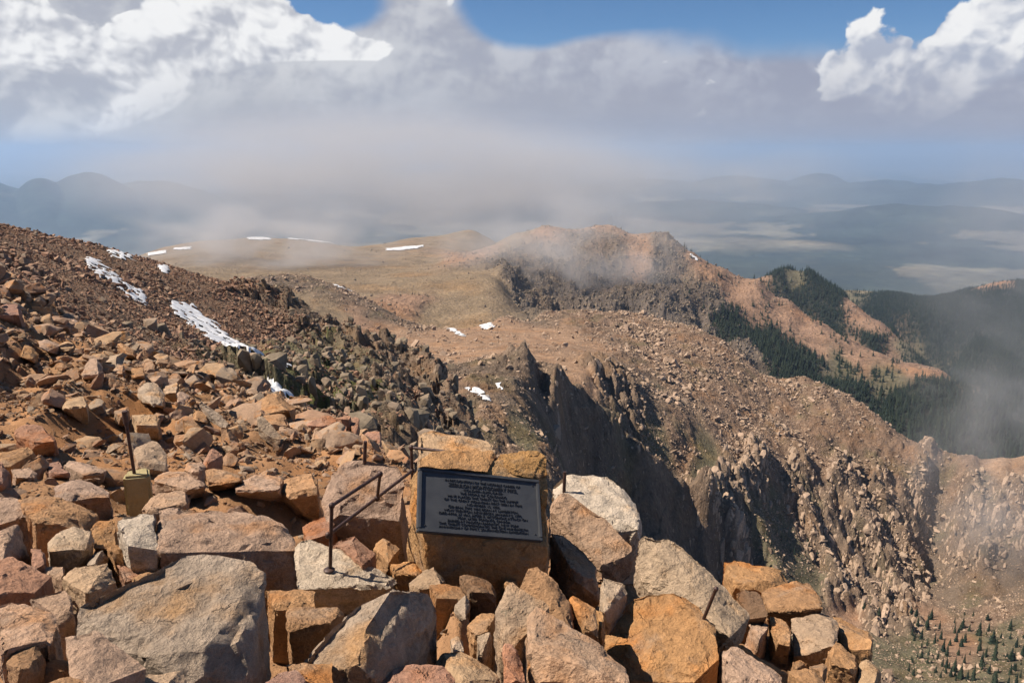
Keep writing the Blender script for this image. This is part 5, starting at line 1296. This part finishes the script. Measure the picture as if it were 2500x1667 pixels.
def seg(name, a, b, r, parent, s=12):
    o = child(name, pipe_bm(a - parent.location, b - parent.location, r, s), m_iron, parent, True); return o
def knob(name, p, r, parent, sz=1.0):
    return child(name, ball_bm(p - parent.location, r, sz), m_iron, parent, True)
r1 = 4.93
foot = P3(789, 1392, r1); J1 = P3(801, 1306, r1); J2 = P3(810, 1234, r1)
foot.x, foot.y = J1.x - 0.006, J1.y - 0.004
def level(px, py, ref):
    d = P3(px, py, 1.0); return d * (ref.z / d.z)
C1 = level(928, 1157, J2); L1 = level(921, 1216, J1); L2 = level(1006, 1149, J1); U2 = P3(1013, 1092, math.hypot(L2.x, L2.y)); U2.x, U2.y = L2.x, L2.y
rail = thing('handrail', foot, 'rusty iron pipe handrail stepping up beside the memorial stone', 'handrail')
RP = 0.0128
seg('post', foot - Vector((0, 0, .08)), J2, RP, rail); seg('lower_rail', J1, L2, RP, rail); seg('upper_rail', J2, C1, RP, rail)
seg('post', L1, C1, RP * .95, rail); seg('post', L2 - Vector((0, 0, .35)), U2, RP, rail)
U3 = level(1090, 1102, U2); seg('rear_rail', U2, U3, RP * .95, rail)
for p in (J1, J2, C1, L1, L2, U2): knob('fitting', p, 0.021, rail, 1.15)
knob('base_flange', foot, 0.040, rail, 0.35)

# ---- loose pegs and the pipe stub in its concrete block
def surface_hit(ob, px, py):
    """first hit of the sight line on a built boulder"""
    d = P3(px, py, 1.0).normalized()
    mi = ob.matrix_world.inverted() if ob.matrix_world != Matrix() else Matrix.Translation(ob.location).inverted()
    mi = Matrix.Translation(-ob.location)
    ok, loc, nor, ix = ob.ray_cast(mi @ Vector((0, 0, 0)), d)
    return (loc + ob.location) if ok else None
bpy.context.view_layer.update()
def peg(base, top, r, label, knob_r=0):
    e = thing('iron_peg', base, label, 'peg')
    seg('rod', base - (top - base).normalized() * 0.06, top, r, e)
    if knob_r: knob('peg_head', top, knob_r, e)
    return e
b = surface_hit(HERO['massive pink and grey boulder behind the handrail'], 890, 1128) or P3(890, 1128, 6.9)
peg(b, P3(892, 1077, math.hypot(b.x, b.y)), 0.016, 'short iron pipe stub on top of the massive pink boulder')
b = surface_hit(HERO['whitish pink boulder with black hollow beneath'], 1377, 1201) or P3(1377, 1201, 6.3)
peg(b, P3(1379, 1151, math.hypot(b.x, b.y)), 0.016, 'short iron pipe stub on the whitish pink boulder')
b = surface_hit(HERO['great rounded ochre boulder with a metal peg on it'], 1718, 1510) or P3(1718, 1510, 4.9)
peg(b, P3(1748, 1437, math.hypot(b.x, b.y) * 0.985), 0.011, 'slanting iron rod with ball end on the great ochre boulder', 0.017)

m_conc = bpy.data.materials.new('mossy_concrete'); m_conc.use_nodes = True
_t = NT(m_conc.node_tree); _b = m_conc.node_tree.nodes['Principled BSDF']; _b.inputs['Roughness'].default_value = 0.95
_g = _t.n('ShaderNodeTexCoord').outputs['Object']
_t.put(_b.inputs['Base Color'], _t.mix(_t.noise(_g, 14, 7, .7), (0.27, 0.205, 0.085), (0.46, 0.37, 0.19)))
_bp = _t.n('ShaderNodeBump'); _bp.inputs['Distance'].default_value = 0.01
_t.put(_bp.inputs['Height'], _t.noise(_g, 45, 5, .65)); _t.t.links.new(_bp.outputs[0], _b.inputs['Normal'])
rb = near_hit(330, 1203) - 0.05
def bp_(X, Y, r): return P3(0 + X * .2979, 900 + Y * .2979, r)
c0 = bp_(1000, 890, rb); c1 = bp_(1225, 870, rb + .02); c2 = bp_(1225, 793, rb + .42); c3 = bp_(1030, 840, rb + .36)
top4 = [c0, c1, level(0 + 1222 * .2979, 900 + 795 * .2979, (c0 + c1) / 2), level(0 + 1030 * .2979, 900 + 838 * .2979, (c0 + c1) / 2)]
base_c = sum(top4, Vector()) / 4; hgt = 0.42
bm = bmesh.new(); base_l = Vector((base_c.x, base_c.y, base_c.z - hgt))
vt = [bm.verts.new(p - base_l) for p in top4]; vb = [bm.verts.new(Vector(((p - base_l).x * 1.06, (p - base_l).y * 1.06, 0))) for p in top4]
bm.faces.new(vt); bm.faces.new(vb[::-1])
for k in range(4): bm.faces.new((vt[k], vb[k], vb[(k + 1) % 4], vt[(k + 1) % 4]))
bmesh.ops.recalc_face_normals(bm, faces=bm.faces[:])
bmesh.ops.bevel(bm, geom=bm.edges[:], offset=0.018, segments=2, affect='EDGES')
roughen(bm, 0.05, 0.004, 55, passes=4)
blk = thing('concrete_footing', base_l, 'yellowish concrete footing holding a rusty pipe stub on the sand', 'concrete block')
child('block', bm, m_conc, blk, True)
pb = base_c + Vector((-0.01, -0.02, 0)); rr_ = math.hypot(pb.x, pb.y)
ptop = P3(306, 1020, rr_); seg('pipe', pb - Vector((0, 0, .05)), ptop, 0.014, blk); seg('pipe_socket', ptop - (ptop - pb).normalized() * .05, ptop + (ptop - pb).normalized() * .06, 0.022, blk)

# ---- smaller loose rocks: the largest 180 as single things, the rest as rubble
m_small = rock_mat('loose_rock', False, pal=[(0.37, 0.205, 0.105), (0.36, 0.235, 0.155), (0.31, 0.235, 0.17), (0.40, 0.255, 0.145), (0.29, 0.165, 0.105), (0.38, 0.26, 0.175)], scale=2.0, bump=0.012)
KSM = [(1.0, 0.8, 0.42), (1.3, 0.75, 0.30), (0.9, 0.8, 0.6), (1.5, 0.6, 0.38), (1.1, 0.95, 0.25), (0.95, 0.75, 0.5)]
small = [proto_mesh('loose_rock', 700 + i, KSM[i % 6], m_small, npts=11, chips=6, detail=0.09, rough=0.03) for i in range(14)]
def near_points(n, rlo, rhi, th0, th1, dens):
    out = []
    while len(out) < n:
        m = n * 3
        th = rng.uniform(th0, th1, m); r = np.sqrt(rng.uniform(rlo ** 2, rhi ** 2, m))
        x, y = r * np.sin(th), r * np.cos(th)
        z = ground_z(x, y)
        keep = rng.random(m) < dens(x, y, z, r, th)
        u, v = project(x, y, z)
        keep &= (u > -150) & (u < 2650) & (v < 1850)
        out += list(np.stack([x, y, z], -1)[keep])
    return np.array(out[:n])
HC = np.array(hero_c)
def free(x, y, fac=0.75):
    d = np.min(np.hypot(x[:, None] - HC[None, :, 0], y[:, None] - HC[None, :, 1]) - fac * HC[None, :, 2], axis=1)
    return d > 0
def dens1(x, y, z, r, th):
    u, v = project(x, y, z)
    d = np.where(r < 9.5, 0.5, 1.0) * np.clip(sand(u, v), 0.03, 1)
    vis_edge = (NEAR.z(x * 1.02, y * 1.02) / (r * 1.02)) > (z / r) - 0.25
    return d * free(x, y, 0.35) * vis_edge
npt = 17000
P_ = near_points(npt, 2.4, 25, -0.75, 0.5, dens1)
rr = np.hypot(P_[:, 0], P_[:, 1])
sz = sizes(npt, 0.08, 1.0, 1.75) * np.clip(0.85 + 0.8 * fbm(P_[:, 0] / 2.6, P_[:, 1] / 2.6, 8, 3), 0.5, 1.6) * np.clip(rr / 12, 0.6, 1.15)
app = sz / rr
u, v = project(P_[:, 0], P_[:, 1], P_[:, 2])
vis = (u > 0) & (u < PW) & (v < PH) & (v > 0)
order = np.argsort(-app * vis)
big = order[:175]; rest = order[175:]
for k in big:
    me = small[int(rng.integers(0, 14))]
    o = bpy.data.objects.new('loose_rock', me); COL.objects.link(o)
    s = float(sz[k]); o.location = Vector(P_[k]) + Vector((0, 0, s * 0.10)); o.scale = (s, s, s * float(rng.uniform(.75, 1.1)))
    o.rotation_euler = (float(rng.normal(0, .45)), float(rng.normal(0, .45)), float(rng.random() * 6.28))
    o['label'] = 'small angular loose rock among the summit boulders'; o['category'] = 'rock'; o['group'] = 'loose rocks among the summit boulders'
rub = bpy.data.collections.new('rubble_shape')
for q, me in enumerate(small): rub.objects.link(bpy.data.objects.new('rubble_shape_%d' % q, me))
n = len(rest)
scatter_obj('rubble', P_[rest] + np.stack([0 * sz[rest], 0 * sz[rest], sz[rest] * .1], -1), np.stack([rng.normal(0, .5, n), rng.normal(0, .5, n), rng.random(n) * 6.28], -1), np.repeat(sz[rest][:, None], 3, 1), rng.integers(0, 14, n), rub,
            'orange rubble filling the slope between the summit boulders', 'rubble')
peb = protos('pebble_shape', m_small, KSH, 6, npts=10, chips=1)
n = 64000
P2 = near_points(n, 2.2, 24, -0.75, 0.5, lambda x, y, z, r, th: np.clip(0.35 + fbm(x / 1.2, y / 1.2, 4, 3), 0.06, 1) * np.where(r < 10, 0.8, 1.0))
r2 = np.hypot(P2[:, 0], P2[:, 1]); s2 = sizes(n, 0.008, 0.09, 1.7) * np.clip(r2 / 5, 0.6, 2.2)
scatter_obj('gravel', P2, np.stack([rng.normal(0, .6, n), rng.normal(0, .6, n), rng.random(n) * 6.28], -1), np.repeat(s2[:, None], 3, 1), rng.integers(0, 6, n), peb,
            'coarse orange gravel between the summit rocks', 'gravel')

# ---- single conifers on the basin floor
crowns = [crown_mesh('crown', 60 + q, 12, 9, 1.0, w) for q, w in enumerate((0.17, 0.2, 0.15, 0.23))]
trunkm = trunk_mesh('trunk')
X, Y, Z = MIDXYZ
u, v = project(X, Y, Z); tan = Z / np.hypot(X, Y)
visg = tan > np.maximum.accumulate(tan, axis=0) - 0.002
def tree_at(px, py, hpx):
    d = (u - px) ** 2 + (v - py) ** 2 + np.where(visg, 0, 1e9)
    k = int(np.argmin(d)); p = Vector((X.flat[k], Y.flat[k], Z.flat[k]))
    if d.flat[k] > 900: return
    h = hpx * math.hypot(p.x, p.y) / FPX * 1.05
    e = thing('conifer_tree', p, 'small dark conifer standing on the rocky basin floor', 'tree', 'conifers on the basin floor')
    wv = random.uniform(0.65, 1.1); e.scale = (h * wv, h * wv, h * random.uniform(0.8, 1.1)); e.rotation_euler = (0, 0, random.random() * 6.28)
    c = bpy.data.objects.new('crown', random.choice(crowns)); COL.objects.link(c); c.parent = e
    tr = bpy.data.objects.new('trunk', trunkm); COL.objects.link(tr); tr.parent = e
rt = random.Random(4)
TR = [(2240, 1528, 34), (2236, 1505, 26), (2262, 1530, 44), (2272, 1512, 30), (2275, 1505, 24), (2250, 1560, 38), (2262, 1575, 30), (2280, 1570, 28), (2296, 1560, 30), (2302, 1590, 40), (2292, 1535, 22), (2310, 1600, 34), (2330, 1545, 26), (2345, 1540, 30),
      (2347, 1578, 34), (2366, 1540, 24), (2388, 1550, 42), (2390, 1588, 46), (2397, 1620, 36), (2412, 1540, 28), (2422, 1570, 38), (2427, 1610, 56), (2408, 1602, 26), (2466, 1612, 40), (2482, 1580, 30), (2495, 1600, 34), (2340, 1598, 26), (2320, 1575, 22),
      (2290, 1610, 26), (2310, 1630, 30), (2330, 1640, 40), (2345, 1655, 44), (2360, 1660, 36), (2375, 1660, 44), (2320, 1650, 28), (2300, 1625, 24), (2285, 1640, 20), (2430, 1668, 34), (2478, 1672, 40), (2460, 1668, 22), (2225, 1500, 22), (2108, 1485, 30), (2148, 1502, 26),
      (2160, 1512, 26), (1972, 1330, 22), (1908, 1318, 18), (1920, 1322, 14), (1938, 1352, 22), (1950, 1358, 16), (2355, 1500, 18), (2375, 1505, 18), (2330, 1520, 16), (2410, 1510, 22), (2250, 1580, 22), (2355, 1620, 26), (2268, 1600, 20)]
for (a, b_, h) in TR: tree_at(a, b_, h)
for _ in range(70):
    tree_at(rt.uniform(2215, 2500), rt.triangular(1480, 1667, 1640), rt.uniform(9, 30))
for _ in range(20):
    tree_at(rt.uniform(1850, 2010), rt.uniform(1290, 1420), rt.uniform(8, 15))

# ================================================================== haze and mist
zmin = min(o.data.vertices[0].co.z for o in (plain_ob,))
_v = np.empty(len(plain_ob.data.vertices) * 3, np.float32); plain_ob.data.vertices.foreach_get('co', _v); zmin = float(_v[2::3].min())
HZ0, HZ1, HXY = zmin - 1.0, 350.0, 137000.0
bm = bmesh.new(); bmesh.ops.create_cube(bm, size=1.0)
for v in bm.verts: v.co = Vector((v.co.x * 2 * HXY, v.co.y * 2 * HXY, HZ0 if v.co.z < 0 else HZ1))
me = bpy.data.meshes.new('haze'); bm.to_mesh(me); bm.free()
hz_m = bpy.data.materials.new('haze_air'); hz_m.use_nodes = True
t = NT(hz_m.node_tree); t.t.nodes.clear()
o_ = t.n('ShaderNodeOutputMaterial'); pv = t.n('ShaderNodeVolumePrincipled'); t.t.links.new(pv.outputs[0], o_.inputs['Volume'])
pv.inputs['Color'].default_value = (0.46, 0.62, 0.86, 1); pv.inputs['Density'].default_value = 4.0e-5; pv.inputs['Anisotropy'].default_value = 0.15
hz_m.cycles.homogeneous_volume = True
me.materials.append(hz_m)
haze = bpy.data.objects.new('haze', me); COL.objects.link(haze); haze['kind'] = 'stuff'; haze['label'] = 'thin blue air haze over the whole valley'; haze['category'] = 'haze'

def mist(px, py, r, size, dens, label, seed, nscale=2.2, thr=(0.40, 0.72)):
    bm = bmesh.new(); bmesh.ops.create_icosphere(bm, subdivisions=3, radius=1.0)
    me = bpy.data.meshes.new('mist'); bm.to_mesh(me); bm.free()
    m = bpy.data.materials.new('mist_vapour'); m.use_nodes = True
    t = NT(m.node_tree); t.t.nodes.clear()
    o_ = t.n('ShaderNodeOutputMaterial'); pv = t.n('ShaderNodeVolumePrincipled'); t.t.links.new(pv.outputs[0], o_.inputs['Volume'])
    pv.inputs['Color'].default_value = (0.74, 0.72, 0.715, 1); pv.inputs['Anisotropy'].default_value = 0.0
    co = t.n('ShaderNodeTexCoord').outputs['Object']
    fall = t.ramp(t.vm('LENGTH', co), 0.35, 1.0, 1.0, 0.0)
    nz = t.ramp(t.noise(t.vm('ADD', t.vm('MULTIPLY', co, (1.4, 1.0, 1.0)), (seed * 3.1, seed * 1.7, seed * .7)), nscale, 4, 0.55, dist=0.3), *thr)
    t.put(pv.inputs['Density'], t.m('MULTIPLY', t.m('MULTIPLY', fall, nz), dens))
    me.materials.append(m)
    ob = bpy.data.objects.new('mist', me); COL.objects.link(ob)
    ob.location = P3(px, py, r); ob.scale = size
    ob.rotation_euler = (0, 0, -math.atan2(ob.location.x, ob.location.y))
    ob['kind'] = 'stuff'; ob['label'] = label; ob['category'] = 'mist'
    return ob
mist(930, 425, 5200, (2300, 1300, 480), 0.0021, 'grey cloud bank hiding the plain behind the tundra hills', 1, 1.8, (0.22, 0.66))
mist(1600, 460, 5600, (1800, 1000, 480), 0.0011, 'thinner cloud trailing right of the grey bank', 2, 2.0, (0.3, 0.75))
mist(640, 600, 1750, (380, 260, 130), 0.0075, 'pale mist lying in the hollow before the tundra', 3, 2.4, (0.38, 0.72))
mist(1350, 610, 1520, (340, 160, 160), 0.0080, 'mist veil clinging to the rocky peak', 4, 2.6, (0.36, 0.70))
mist(2640, 600, 1500, (330, 240, 260), 0.0030, 'tall mist column drifting in beside the forest', 5, 2.0, (0.34, 0.75))
mist(2540, 1180, 620, (110, 60, 110), 0.0140, 'dense mist pouring over the saddle by the cliffs', 6, 2.2, (0.34, 0.75))
mist(2520, 930, 1000, (170, 120, 110), 0.0040, 'thin mist over the forested valley', 7, 2.4, (0.38, 0.8))
